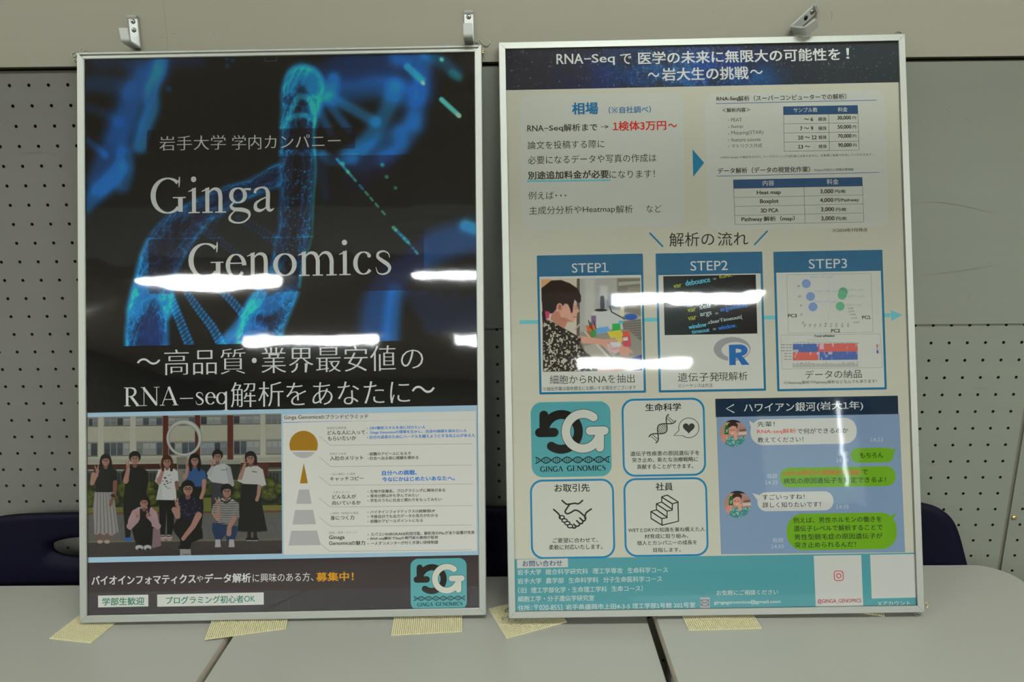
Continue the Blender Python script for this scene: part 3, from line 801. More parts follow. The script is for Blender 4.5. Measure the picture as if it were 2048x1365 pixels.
# --- lettering over the picture
s = Sec('title_lettering', PL, L_sheet, *C1)
s.text('岩手大学', 408, 708, 482, 66, WH, -0.012, 4, 0.025)
s.text('学内カンパニー', 738, 1230, 478, 66, WH, -0.012, 4, 0.025)
s.done()
s = Sec('upper_title_word', PL, L_sheet, *C1)
s.serif('Ginga', 368, 930, 770, 168, WH, 4)
s.done()
s = Sec('lower_title_word', PL, L_sheet, *C1)
s.serif('Genomics', 540, 1462, 1062, 162, WH, 4)
s.done()
s = Sec('slogan_lettering', PL, L_sheet, *C2)
s.text('～', 305, 412, 183, 30, WH, 0, 4)
s.text('高品質', 430, 797, 230, 116, WH, -0.014, 4, 0.022)
s.text('・', 828, 850, 175, 24, WH, 0.01, 4)
s.text('業界最安値', 872, 1480, 221, 116, WH, -0.014, 4, 0.022)
s.text('の', 1506, 1606, 200, 86, WH, -0.014, 4, 0.022)
s.serif('RNA-seq', 247, 722, 371, 86, WH, 4)
s.text('解析', 733, 970, 376, 114, WH, -0.014, 4, 0.022)
s.text('をあなたに', 985, 1545, 368, 104, WH, -0.014, 4, 0.022)
s.text('～', 1555, 1660, 312, 34, WH, 0, 4)
s.done()

s = Sec('clear_tape', PL, L_sheet, *C1)
TP = (92, 96, 94)
for q in ([(886, 42), (890, 76)], [(890, 76), (940, 73)], [(942, 40), (940, 73)]): s.line(q, 1.8, TP, 6)
s.done()
s = Sec('clear_tape', PL, L_sheet, *C2)
for q in ([(944, 1298), (945, 1252)], [(945, 1252), (994, 1247)], [(994, 1247), (996, 1296)]): s.line(q, 1.6, (74, 70, 70), 6)
s.done()

# --- lower bands
s = Sec('colour_band', PL, L_sheet)
s.rect(160, 826.6, 968, 1111.5, (140, 168, 184), 0)
s.rect(160, 1126.5, 968, 1240, (52, 47, 49), 0.6)
s.rect(565.8, 830.2, 953.8, 1102.7, (188, 187, 178), 1)
s.done()
s = Sec('recruiting_lettering', PL, L_sheet, *C2)
s.text('バイオインフォマティクス', 100, 572, 1186, 42, (190, 188, 184), 0.022, 4)
s.text('や', 577, 607, 1171, 30, (180, 178, 172), 0, 4)
s.text('データ解析', 614, 823, 1176, 42, (190, 188, 184), 0.022, 4)
s.text('に興味のある方、', 832, 1108, 1172, 40, (180, 178, 172), 0, 4)
s.text('募集中！', 1122, 1290, 1168, 40, (214, 152, 30), 0.025, 4)
s.rect(128, 1233, 357, 1282, (176, 176, 168), 1.5); s.rect(397, 1228, 882, 1274, (176, 176, 168), 1.5)
s.text('学部生歓迎', 148, 338, 1278, 35, (0, 104, 78), 0.015, 4)
s.text('プログラミング初心者', 438, 790, 1272, 34, (0, 104, 78), 0.015, 4)
s.text('OK', 794, 843, 1261, 27, (0, 104, 78), 0.005, 4)
s.done()

# --- emblem used on both posters, drawn in a 1415 x 1290 field
def emblem(P, sheet, x0, y0, x1, y1):
    u0, v0 = x0, y0
    k = (x1-x0)/1385.0; ky = (y1-y0)/1262.0
    s = Sec('company_emblem', P, sheet)
    def M(p, t=SLOPE):
        p = np.atleast_2d(np.array(p, float)); q = np.empty((len(p), 2))
        q[:, 0] = x0 + (p[:, 0]-20)*k; q[:, 1] = y0 + (p[:, 1]-58)*ky + t*(q[:, 0]-x0)
        return q
    TEAL = (74, 140, 144); BK = (18, 18, 16); WT = (176, 176, 164)
    s.rrect(x0, y0, x1, y1 + SLOPE*(x1-x0), 190*k, TEAL, 1)
    def arc(cx, cy, rx, ry, a0, a1, n=50):
        a = np.radians(np.linspace(a0, a1, n)); return np.c_[cx+rx*np.cos(a), cy+ry*np.sin(a)]
    def st(pts, r, c, L): s.line(M(pts), 2*r*k, c, L, cap=True)
    # dark letter turned half round
    st(arc(545, 562, 290, 292, 126, -158), 76, BK, 2); st([(248, 275), (248, 560)], 76, BK, 2); st([(175, 568), (420, 568)], 78, BK, 2)
    # light letter with a thin black outline
    for (e, c, L) in ((9, BK, 3), (0, WT, 4.4)):
        st(arc(912, 555, 290, 292, -52, -340), 72+e, c, L)
        st([(1200, 570), (1200, 838)], 70+e, c, L); st([(1032, 552), (1278, 552)], 72+e, c, L)
    xs = np.linspace(100, 1370, 160); ph = (xs-195)/180*math.pi
    for sg in (1, -1): s.line(M(np.c_[xs, 1032 + sg*50*np.sin(ph)], SLOPE+0.004), 15*k, BK, 3)
    for xr in np.arange(125, 1365, 32):
        h = 50*abs(math.sin((xr-195)/180*math.pi))
        if h > 14: s.line(M([(xr, 1032-h), (xr, 1032+h)], SLOPE+0.004), 11*k, BK, 3)
    a = M([(185, 1225)])[0]; b = M([(575, 1225)])[0]; h = 90*ky
    s.serif('GINGA', a[0], b[0], a[1], h, BK, 5, 0.045)
    a = M([(640, 1220)])[0]; b = M([(1298, 1220)])[0]
    s.serif('GENOMICS', a[0], b[0], a[1], h, BK, 5, 0.045)
    s.done()
emblem(PL, L_sheet, 140+1549/2.275, 650+1066/2.275, 140+1806/2.275, 650+1300/2.275)

# --- value pyramid panel
s = Sec('pyramid_chart', PL, L_sheet, *C4)
GOLD = (138, 100, 18); GR = (150, 148, 146)
s.line([(75, 117), (460, 107), (1000, 100)], [5, 3, 1.5], (50, 80, 170), 2); s.line([(700, 104), (1830, 90)], 2, (150, 152, 156), 2)
a = np.radians(np.linspace(157, 383, 50)); s.poly(np.c_[261+129*np.cos(a), 321+129*np.sin(a)], GOLD, 3)
a = np.radians(np.linspace(32, 148, 30)); s.poly(np.c_[261+122*np.cos(a), 322+118*np.sin(a)], GR, 3)
s.poly([(262, 485), (300, 669), (227, 671)], GOLD, 3)
s.poly([(218, 727), (310, 725), (334, 856), (194, 857)], GR, 3)
s.poly([(183, 913), (347, 911), (373, 1042), (160, 1045)], GR, 3)
s.poly([(148, 1102), (383, 1099), (416, 1231), (125, 1237)], GR, 3)
for (y0, x1, y1, xe, ye) in ((240, 505, 324, 1790, 310), (432, 510, 518, 1792, 503), (607, 502, 688, 1797, 675), (805, 505, 886, 1800, 872), (978, 508, 1062, 1800, 1048), (1205, 495, 1289, 1790, 1275)):
    s.line([(403, y0), (x1, y1)], 5, (150, 150, 144), 3); s.line([(x1-3, y1), (xe, ye)], 5, (150, 150, 144), 3)
s.done()
s = Sec('pyramid_lettering', PL, L_sheet, *C4)
K = (34, 34, 34); LG = (120, 120, 116); BU = (20, 100, 170)
s.text('Ginga Genomics', 84, 412, 97, 44, K, 0.004); s.text('のブランドピラミッド', 414, 848, 86, 40, K, 0.008)
for t, x0, x1, yb in (('象徴的な顧客像', 474, 650, 178), ('刺激する本音', 500, 650, 413), ('一言に集約した価値', 500, 730, 598), ('人格イメージ', 526, 680, 762), ('心理的・物理的な便益', 504, 760, 954), ('証拠・事実・スペック', 492, 748, 1130)):
    s.text(t, x0, x1, yb, 22, LG, 0.0)
for t, x0, x1, yb, h in (('どんな人に入って', 480, 820, 229, 38), ('もらいたいか', 482, 738, 281, 38), ('入社のメリット', 502, 804, 462, 40), ('キャッチコピー', 502, 806, 648, 36),
                         ('どんな人が', 523, 738, 812, 38), ('向いているか', 522, 780, 868, 38), ('身につく力', 506, 722, 1005, 40), ('Ginaga', 493, 634, 1188, 43),
                         ('Genomics', 493, 692, 1232, 33), ('の魅力', 694, 820, 1233, 40)):
    s.text(t, x0, x1, yb, h, K, 0.014)
for t, x0, x1, yb, h in (('DRY解析スキルを身に付けたい人', 864, 1368, 182, 30), ('Ginga Genomicsの環境を生かし、自身の価値を高めたい人', 866, 1745, 225, 33), ('自分の成長のためにハードルを越えようとする向上心がある人', 862, 1820, 266, 32)):
    s.text(t, x0, x1, yb, h, BU, 0.018); s.ell(840, yb-13, 4, 4, BU, 5)
s.text('自分への挑戦、', 975, 1290, 598, 44, BU, 0.03); s.text('今なにかはじめたいあなたへ。', 975, 1636, 655, 42, BU, 0.03)
for t, x0, x1, yb, h in (('就職のアピールになるぞ', 862, 1238, 418, 30), ('社会へ出る前に経験を積める', 862, 1305, 458, 31),
                         ('生物や医療系、プログラミングに興味がある', 868, 1548, 759, 31), ('専攻分野以外も学んでみたい', 868, 1308, 800, 30), ('学生のうちに社会と関わりをもってみたい', 868, 1516, 842, 31),
                         ('バイオインフォマティクスの経験値UP', 868, 1455, 945, 29), ('今後自分でも出力データの見方がわかる', 868, 1482, 988, 31), ('就職のアピールポイントになる', 868, 1345, 1030, 30),
                         ('スパコンSHIROKANE利用可能、解析用のMacがあり設備が充実', 872, 1815, 1150, 32), ('RNA-seq解析でSeqの専門家の教授が監修', 870, 1485, 1190, 32), ('一人ずつメンターが付く手厚い研修制度', 874, 1486, 1232, 31)):
    s.text(t, x0, x1, yb, h, K, 0.012); s.ell(848, yb-13, 4, 4, K, 5)
s.done()

# --- group photograph (a flat print)
p = Pic(PL, 169.8, 834.9, 564.4, 1107.8, 1.5, (150, 148, 130), *C3)
X, Y = p.X, p.Y
T = -0.012
def R(x0, y0, x1, y1, c, a=1.0, soft=None): p.rect(x0, y0, x1, y1, c, a, soft, T)
CR = (150, 147, 128)
R(80, 30, 1900, 520, CR)
p.C *= (1 + 0.05*(fbm(X, Y, 60, 3, 3)-0.5))[..., None]
R(500, 60, 552, 500, (158, 155, 138)); R(1690, 45, 1730, 500, (158, 155, 138)); R(210, 60, 260, 500, (158, 155, 138))
R(80, 455, 1900, 490, (140, 138, 122)); R(80, 500, 1900, 560, (62, 34, 28)); R(80, 545, 1900, 700, (74, 72, 62))
def win(x0, y0, x1, y1, n, seed):
    g = np.random.default_rng(seed)
    R(x0, y0, x1, y1, (84, 90, 94)); w = (x1-x0)/n
    for k in range(n):
        c = [(120, 128, 128), (70, 78, 84), (104, 110, 108), (56, 62, 64), (132, 136, 130)][g.integers(5)]
        R(x0+w*k+4, y0+14+T*w*k, x0+w*(k+1)-4, y1-6+T*w*k, c)
        R(x0+w*k+4, y0+(y1-y0)*.5+T*w*k, x0+w*(k+1)-4, y1-6+T*w*k, np.array(c)*0.85, 0.7)
        R(x0+w*k-3, y0+T*w*k, x0+w*k+3, y1+T*w*k, (128, 128, 118))
    R(x0-4, y0-4, x1+4, y0+8, (128, 126, 112)); R(x0-4, y1-4, x1+4, y1+10, (100, 97, 84)); R(x0-4, y1+6, x1+4, y1+13, (160, 157, 140))
for k, (x0, y0, x1, y1, n) in enumerate(((80, 72, 208, 152, 3), (265, 66, 500, 148, 4), (556, 64, 798, 146, 4), (852, 60, 1092, 142, 4), (1142, 52, 1386, 138, 4), (1440, 46, 1682, 132, 4), (1734, 42, 1900, 128, 3),
                                        (80, 295, 206, 425, 2), (264, 292, 498, 420, 4), (560, 290, 798, 416, 4), (852, 290, 1092, 412, 4), (1148, 288, 1386, 410, 4), (1444, 276, 1682, 408, 4), (1740, 270, 1900, 405, 3))):
    win(x0, y0, x1, y1, n, k)
for (x0, x1) in ((800, 850), (1092, 1140), (1387, 1440)): R(x0, 50, x1, 455 if x0 > 1300 else 430, (84, 42, 34))
R(1140, 465, 1510, 500, (128, 128, 116)); R(1150, 500, 1500, 640, (40, 42, 38)); R(1510, 490, 1760, 640, (76, 42, 34))
for (x0, x1) in ((80, 170), (380, 440), (640, 760), (1760, 1900)):
    p.poly([(x0, 700), (x0, 570), (x0+20, 548), (x1-20, 546), (x1, 566), (x1, 700)], (64, 70, 62)); R(x0, 545, x1, 556, (142, 140, 124))
    for q in range(3): R(x0+8+q*30, 575, x0+30+q*30, 690, (38, 46, 42))
# bushes, grass, road
R(80, 680, 1900, 960, (44, 52, 26))
gr = fbm(X, Y, 24, 8, 4)
for (cx, cy, rx, ry) in ((130, 790, 70, 62), (230, 700, 60, 60), (360, 830, 60, 70), (440, 740, 60, 90), (690, 700, 55, 55), (690, 760, 60, 60), (700, 830, 60, 70), (1200, 760, 50, 50), (1480, 700, 45, 50), (1480, 790, 40, 50), (1760, 700, 80, 90), (1770, 780, 90, 80), (1870, 730, 60, 60), (130, 860, 70, 50)):
    p.ell(cx, cy, rx, ry, (30, 36, 18), 1, 10); p.ell(cx-4, cy-14, rx*.85, ry*.7, (78, 84, 34), .85, 14)
p.C *= (1 + 0.9*(gr-0.5)*((Y > 640) & (Y < 960)))[..., None]
R(80, 890, 1900, 945, (96, 92, 42)); R(1700, 870, 1900, 930, (104, 100, 44)); R(1160, 800, 1240, 930, (92, 98, 40))
R(80, 938, 1900, 956, (92, 60, 40)); R(80, 955, 1900, 1210, (86, 84, 80)); R(80, 1195, 1900, 1215, (104, 98, 66), .7); R(80, 1210, 1900, 1400, (62, 56, 54))
p.C *= (1 + 0.16*(fbm(X, Y, 14, 12, 3)-0.5)*(Y > 950))[..., None]
p.poly([(958, 1262), (1052, 1260), (1056, 1335), (955, 1338)], (136, 132, 124)); p.stroke([(985, 1318, 3), (1045, 1316, 3)], (70, 68, 66))
# ring sculpture
p.poly([(925, 430), (1020, 430), (1012, 700), (935, 700)], (108, 106, 94)); p.poly([(938, 498), (1008, 498), (1008, 540), (938, 540)], (56, 60, 54))
q = []
for k in range(41):
    a = 2*math.pi*k/40; rx, ry = 147, 150
    x, y = rx*math.cos(a), ry*math.sin(a); ro = -0.35
    q.append((992 + x*math.cos(ro) - y*math.sin(ro)*1.0, 262 + x*math.sin(ro)+y*math.cos(ro), 11 + 9*max(0, math.cos(a+0.7))))
p.stroke([(a, b, r+3) for a, b, r in q], (96, 96, 88)); p.stroke(q, (146, 148, 140)); p.stroke([(a-2, b-3, r*.35) for a, b, r in q], (176, 178, 168), 4, .8)
p.ell(962, 292, 14, 11, (140, 130, 60))
# people
SK = (150, 108, 92); SKD = (112, 74, 62); HB = (22, 18, 17)
def face(cx, cy, r, hair=HB, long_=0, bob=0, glasses=0, skin=SK, tilt=0.0):
    p.ell(cx, cy-r*.32, r*1.12, r*1.12, hair)
    if long_:
        p.stroke([(cx-r*.85, cy-r*.2, r*.36), (cx-r*.95, cy+r*.9, r*.36), (cx-r*.8, cy+long_*r, r*.26)], hair)
        p.stroke([(cx+r*.85, cy-r*.2, r*.36), (cx+r*.98, cy+r*.9, r*.38), (cx+r*.9, cy+long_*r, r*.28)], hair)
    if bob:
        p.stroke([(cx-r*.8, cy-r*.3, r*.3), (cx-r*.75, cy+r*.5, r*.25)], hair); p.stroke([(cx+r*.85, cy-r*.3, r*.4), (cx+r*1.0, cy+r*.9, r*.34)], hair)
    p.stroke([(cx, cy+r*.7, r*.38), (cx, cy+r*1.35, r*.4)], SKD)
    p.ell(cx, cy+r*.12, r*.76, r*.92, skin); p.ell(cx+r*.28, cy+r*.2, r*.42, r*.7, SKD, .35, r*.3)
    p.poly([(cx-r*.82, cy-r*.1), (cx-r*.7, cy-r*.8), (cx, cy-r*1.05), (cx+r*.7, cy-r*.8), (cx+r*.82, cy-r*.1), (cx+r*.5, cy-r*.45), (cx, cy-r*.5), (cx-r*.45, cy-r*.42)], hair)
    for sx in (-1, 1):
        p.stroke([(cx+sx*r*.42, cy+r*.0, r*.06), (cx+sx*r*.18, cy+r*.02, r*.06)], (40, 26, 24)); p.stroke([(cx+sx*r*.45, cy-r*.2, r*.05), (cx+sx*r*.15, cy-r*.22, r*.05)], (50, 34, 30))
        if glasses: p.ell(cx+sx*r*.3, cy, r*.26, r*.2, (30, 28, 28)); p.ell(cx+sx*r*.3, cy, r*.2, r*.14, (120, 90, 80))
    p.stroke([(cx, cy+r*.05, r*.04), (cx+r*.03, cy+r*.35, r*.07)], SKD); p.stroke([(cx-r*.26, cy+r*.58, r*.07), (cx, cy+r*.66, r*.08), (cx+r*.26, cy+r*.56, r*.07)], (120, 50, 50))
    p.stroke([(cx-r*.14, cy+r*.58, r*.035), (cx+r*.14, cy+r*.58, r*.035)], (190, 170, 160))
def vhand(x, y, s=1.0, fl=1):
    p.ell(x, y, 17*s, 20*s, SK); p.stroke([(x-6*s*fl, y-10*s, 6*s), (x-24*s*fl, y-46*s, 5*s)], SK); p.stroke([(x+4*s*fl, y-12*s, 6*s), (x+6*s*fl, y-52*s, 5*s)], SK)
    p.stroke([(x-8*s, y+4*s, 4*s), (x+12*s, y-2*s, 4*s)], SKD, None, .7)
def arm(pts, c): p.stroke(pts, c)
# 1 black top, long grey pleated skirt
p.poly([(180, 745), (350, 745), (398, 1110), (340, 1145), (180, 1135), (165, 900)], (124, 120, 116))
for k in range(12): p.stroke([(192+13*k, 760, 2), (180+18*k, 1125, 3)], (82, 78, 76) if k % 2 else (146, 142, 138), 2, .8)
p.poly([(170, 560), (235, 520), (325, 520), (382, 560), (385, 680), (355, 750), (190, 750), (185, 640)], (20, 18, 17))
arm([(170, 590, 22), (155, 670, 19), (200, 590, 15)], SK); vhand(205, 560); arm([(365, 660, 20), (360, 760, 16), (330, 840, 14), (322, 868, 13)], SKD)
p.stroke([(338, 780, 14), (352, 784, 14)], (40, 30, 30), 2, .8)
face(280, 465, 44, long_=2.2)
for x in (228, 292): p.stroke([(x, 1140, 16), (x, 1185, 14)], SKD); p.ell(x, 1202, 26, 16, (150, 136, 124))
# 2 black t-shirt man
p.poly([(445, 760), (650, 760), (640, 1000), (600, 1180), (540, 1180), (530, 900), (500, 1180), (460, 1180), (440, 900)], (24, 23, 22))
p.poly([(430, 570), (500, 520), (590, 515), (660, 560), (668, 660), (640, 800), (450, 810), (455, 650), (425, 640)], (20, 21, 22))
arm([(465, 640, 26), (462, 650, 24), (485, 540, 17)], SK); vhand(482, 512); face(545, 445, 48)
p.poly([(455, 1165), (515, 1160), (522, 1188), (490, 1198), (450, 1190)], (34, 84, 160))
# 3 white printed t-shirt
p.poly([(765, 820), (905, 820), (900, 1060), (880, 1140), (838, 1140), (835, 900), (820, 1140), (780, 1140), (768, 1000)], (26, 25, 24))
p.poly([(760, 545), (820, 528), (885, 528), (935, 560), (942, 660), (915, 665), (925, 824), (738, 820), (765, 690), (728, 650)], (172, 172, 168))
p.poly([(728, 650), (770, 690), (750, 820), (800, 824), (780, 560)], (140, 140, 138), .35)
arm([(765, 640, 24), (765, 660, 20), (798, 560, 14)], SK); vhand(795, 535, .95); arm([(925, 665, 18), (930, 720, 14)], SKD)
for (a, b, r) in ((820, 620, 12), (835, 650, 10), (815, 680, 9), (850, 600, 5), (865, 595, 5), (870, 660, 7), (845, 670, 8), (830, 700, 7), (800, 650, 6), (875, 635, 4)): p.ell(a, b, r, r*.7, (60, 60, 66))
p.stroke([(835, 714, 2), (865, 716, 2)], (70, 70, 74))
face(838, 475, 44, hair=(66, 40, 26), long_=1.7)
for x in (800, 857): p.ell(x, 1165, 28, 28, (150, 140, 132)); p.stroke([(x-18, 1155, 5), (x+16, 1150, 5)], (60, 56, 56)); p.stroke([(x-20, 1178, 4), (x+20, 1176, 4)], (150, 90, 90))
# 4 blue knit top
p.poly([(1050, 690), (1160, 690), (1170, 900), (1150, 1080), (1040, 1080), (1040, 800)], (24, 24, 26))
p.poly([(985, 560), (1040, 535), (1130, 530), (1185, 560), (1200, 640), (1160, 650), (1150, 700), (1010, 700), (1010, 620)], (42, 76, 124))
arm([(1000, 610, 22), (1012, 590, 18), (1025, 530, 14)], SK); vhand(1025, 500, .95); arm([(1175, 650, 20), (1170, 740, 16), (1148, 800, 16)], SK)
face(1090, 460, 44, long_=2.0)
# 5 white blouse, grey trousers
p.poly([(1245, 655), (1400, 665), (1400, 900), (1240, 900)], (52, 52, 60))
p.poly([(1225, 540), (1290, 500), (1360, 490), (1415, 520), (1450, 680), (1440, 700), (1390, 680), (1250, 660), (1205, 620)], (158, 160, 158))
p.poly([(1370, 520), (1415, 520), (1450, 690), (1400, 690)], (130, 132, 132), .6); p.stroke([(1330, 550, 3), (1385, 545, 3)], (90, 92, 94))
arm([(1225, 580, 24), (1250, 530, 16)], (150, 152, 150)); vhand(1250, 500, .95); face(1297, 425, 44, tilt=.1)
# 6 white tee, long black skirt
p.poly([(1525, 675), (1655, 675), (1700, 850), (1750, 1105), (1620, 1115), (1480, 1105), (1500, 850)], (24, 26, 32))
for k in range(6): p.stroke([(1550+15*k, 700, 2), (1510+42*k, 1100, 4)], (14, 15, 18), 3, .8)
p.poly([(1520, 540), (1580, 515), (1660, 510), (1710, 545), (1740, 685), (1690, 700), (1660, 680), (1535, 675), (1480, 650), (1490, 600)], (166, 165, 158))
p.stroke([(1615, 562, 4), (1655, 568, 3)], (60, 60, 60)); arm([(1505, 620, 20), (1520, 580, 16), (1545, 500, 13)], SK); vhand(1550, 470, .9)
arm([(1678, 700, 18), (1668, 780, 15), (1655, 820, 16)], SK); face(1597, 442, 46, bob=1)
for x in (1585, 1640): p.stroke([(x, 1115, 16), (x, 1165, 18)], (40, 36, 34)); p.ell(x, 1180, 30, 20, (22, 22, 22)); p.stroke([(x-22, 1192, 4), (x+22, 1192, 4)], (150, 148, 140))
# front row
p.poly([(530, 1010), (640, 960), (735, 1010), (760, 1150), (730, 1230), (560, 1235), (520, 1100)], (20, 19, 20))
p.poly([(485, 1000), (520, 920), (580, 885), (690, 885), (745, 930), (765, 1040), (760, 1095), (700, 1060), (690, 960), (600, 960), (590, 1000), (500, 1100), (480, 1040)], (154, 122, 126))
p.poly([(710, 1080), (770, 1060), (785, 1240), (700, 1262)], (120, 94, 98)); p.poly([(590, 900), (680, 900), (690, 1100), (590, 1100)], (24, 22, 24), .9)
arm([(500, 1060, 30), (560, 1010, 22), (570, 985, 14)], (150, 118, 122)); arm([(755, 1060, 28), (700, 1000, 22), (665, 975, 14)], (150, 118, 122)); vhand(568, 968, .9); vhand(662, 966, .9, -1)
face(628, 845, 46, bob=.1)
for x in (585, 660): p.ell(x, 1255, 36, 24, (160, 160, 154)); p.ell(x+4, 1270, 18, 9, (30, 30, 30))
p.poly([(895, 1060), (930, 990), (1100, 1000), (1160, 1090), (1165, 1170), (1060, 1210), (1050, 1265), (960, 1270), (955, 1180), (900, 1110)], (24, 25, 26))
p.poly([(895, 880), (960, 780), (1080, 775), (1150, 830), (1155, 960), (1090, 985), (1060, 1010), (950, 990), (925, 940), (890, 920)], (28, 30, 44))
for k in range(26):
    a, b = rng.uniform(935, 1140), rng.uniform(800, 980); p.stroke([(a, b, 2), (a+rng.uniform(-14, 14), b+rng.uniform(-10, 10), 2)], (110, 112, 120), 1.5, .8)
arm([(905, 910, 26), (935, 970, 24), (940, 890, 16)], SK); vhand(930, 862, 1.05); arm([(1125, 960, 30), (1075, 1060, 24), (1010, 1140, 20), (985, 1175, 18)], SK)
face(1028, 720, 56, glasses=1)
p.poly([(945, 1235), (1050, 1230), (1050, 1268), (945, 1276)], (18, 18, 18)); p.stroke([(950, 1272, 3), (1010, 1272, 3)], (140, 140, 134))
p.poly([(1250, 1030), (1480, 1060), (1478, 1110), (1440, 1230), (1390, 1230), (1370, 1140), (1320, 1200), (1280, 1195), (1245, 1090)], (34, 52, 82))
p.poly([(1255, 870), (1310, 810), (1410, 800), (1490, 850), (1497, 985), (1440, 990), (1430, 1040), (1300, 1030), (1260, 960), (1245, 945)], (150, 148, 142))
for k in range(13):
    y = 835+16*k; p.stroke([(1256 if y < 950 else 1290, y+6, 3.4), (1380, y, 3.6), (1492 if y < 980 else 1435, y+2, 3.4)], (34, 34, 38), 2)
p.stroke([(1325, 820, 6), (1375, 850, 6), (1425, 810, 6)], (30, 30, 34)); p.poly([(1340, 800), (1410, 798), (1380, 842)], SKD)
arm([(1275, 960, 22), (1300, 990, 20), (1305, 880, 14)], SK); vhand(1300, 850, 1.0); arm([(1450, 985, 22), (1405, 1070, 20), (1400, 1130, 22)], SK); face(1382, 745, 50)
for x in (1300, 1425): p.poly([(x-22, 1180), (x+22, 1180), (x+28, 1250), (x-26, 1252)], (150, 148, 144))
g_ = p.C.mean(-1, keepdims=True); p.C = (p.C*0.84 + g_*0.16)*0.86
p.build('group_photograph', L_sheet, layer=1.2)

# ================= right poster
R_root, R_sheet = framed_poster(PR, 'right framed poster with cream sheet, starry heading and three STEP cards', False, (174, 172, 154), wavesR)
D1 = ((980, 0), 3.9); D2 = ((1400, 0), 3.1605); D5 = ((1020, 170), 4.55); D6 = ((1400, 170), 4.55); D7 = ((1030, 460), 4.015); D8 = ((1400, 460), 4.015)
D9 = ((1040, 780), 4.015); D10 = ((1420, 780), 4.015); D11 = ((1010, 1090), 4.763); D12 = ((1400, 1090), 4.452)
K = (38, 38, 36); TEAL2 = (20, 110, 142); LT = (96, 170, 176); WP = (176, 177, 166)

# starry heading
p = Pic(PR, 1006, 92, 1804, 164.5, 1.4, (38, 38, 46))
X, Y = p.X, p.Y
r = np.clip((X-1500)/160, 0, 1); p.mix(r, (46, 52, 56))
for (cx, cy, sx, sy, c, a) in ((1250, 140, 60, 60, (24, 56, 104), 1), (1300, 120, 50, 40, (34, 86, 140), .8), (1370, 150, 60, 40, (40, 96, 150), .8), (1440, 130, 70, 60, (30, 60, 130), .8), (1500, 160, 60, 30, (34, 90, 150), .7), (1180, 160, 60, 40, (30, 36, 84), .6), (1480, 100, 40, 30, (40, 44, 90), .5)):
    m = np.exp(-((X-cx)/sx)**2 - ((Y-cy)/sy)**2)*a*np.clip(fbm(X, Y, 30, 4, 4)*2.2-0.5, 0, 1); p.mix(m, c)
m = np.exp(-((X-1370)/150)**2)*np.clip(fbm(X, Y, 3.2, 9, 2)*3-1.7, 0, 1); p.mix(m*.6, (100, 150, 200))
g = np.random.default_rng(5)
for k in range(420):
    a, b = g.uniform(1010, 1802), g.uniform(92, 180); r_ = g.uniform(.25, .8)*(1.5 if g.random() < .06 else 1)
    c = np.array([(150, 152, 190), (180, 184, 200), (110, 130, 190)][g.integers(3)]); p.stroke([(a, b, r_), (a+.3, b+.6, r_*.7)], c, .8, g.uniform(.3, .95))
p.build('starry_heading_picture', R_sheet)
s = Sec('heading_lettering', PR, R_sheet, *D1)
s.text('RNA', 520, 727, 502, 78, WH, 0.012); s.text('-', 733, 788, 466, 9, WH, 0.0); s.text('Seq', 795, 972, 511, 86, WH, 0.012)
s.text('で', 1016, 1103, 502, 80, WH, 0.01)
s.at(*D2); SW = 3.1605
s.at((980, 0), 3.9); s.text('医学の未来に無限大の可能性を', 1158, 2730, 504, 96, WH, 0.02)
s.at(*D2); s.text('！', 925, 942, 372, 66, WH, 0.02)
s.at(*D1); s.text('～', 1232, 1320, 603, 34, WH, 0.02); s.text('岩大生の挑戦', 1343, 2605, 632, 96, WH, 0.02) if False else None
s.text('岩大生の挑戦', 1343, 2015, 632, 98, WH, 0.02); s.text('～', 2028, 2125, 580, 34, WH, 0.02)
s.done()

# cost panel
PAN = (173, 175, 164)
s = Sec('cost_panel', PR, R_sheet, *D5)
s.rrect(85, 95, 1600, 1290, 120, PAN, 1)
s.at(*D6); s.rrect(40, 80, 1720, 1290, 100, PAN, 1.3)
s.at(*D5); B1 = (28, 98, 140)
s.text('相場', 568, 800, 270, 106, B1, 0.03); s.text('（※自社調べ）', 898, 1282, 262, 62, B1, 0.012)
s.text('RNA', 158, 305, 424, 54, K, 0.01); s.text('-', 313, 348, 400, 6, K); s.text('Seq', 356, 482, 431, 60, K, 0.01); s.text('解析まで', 488, 794, 424, 66, K, 0.012)
s.text('→', 826, 900, 398, 30, K)
RD = (196, 40, 34); s.text('1検体3万円', 936, 1420, 420, 86, RD, 0.018); s.text('～', 1438, 1518, 386, 32, RD, 0.02)
s.text('論文を投稿する際に', 162, 860, 588, 74, K, -0.004); s.text('必要になるデータや写真の作成は', 165, 1332, 724, 76, K, -0.004)
s.text('別途追加料金が必要', 166, 898, 862, 72, K, 0.018); s.text('になります！', 906, 1318, 852, 70, K, -0.004)
s.line([(152, 877), (914, 868)], 16, LT, 4)
s.text('例えば', 168, 398, 1046, 72, K, -0.004)
for x in (420, 462, 504): s.ell(x, 1008, 7, 7, K, 5)
s.text('主成分分析や', 175, 652, 1182, 74, K, -0.004); s.text('Heatmap', 664, 955, 1176, 66, K, -0.002); s.text('解析', 964, 1118, 1170, 72, K, -0.004); s.text('など', 1240, 1380, 1163, 68, K, -0.004)
s.poly([(1660, 586), (1766, 710), (1667, 838)], TEAL2, 3)
s.done()

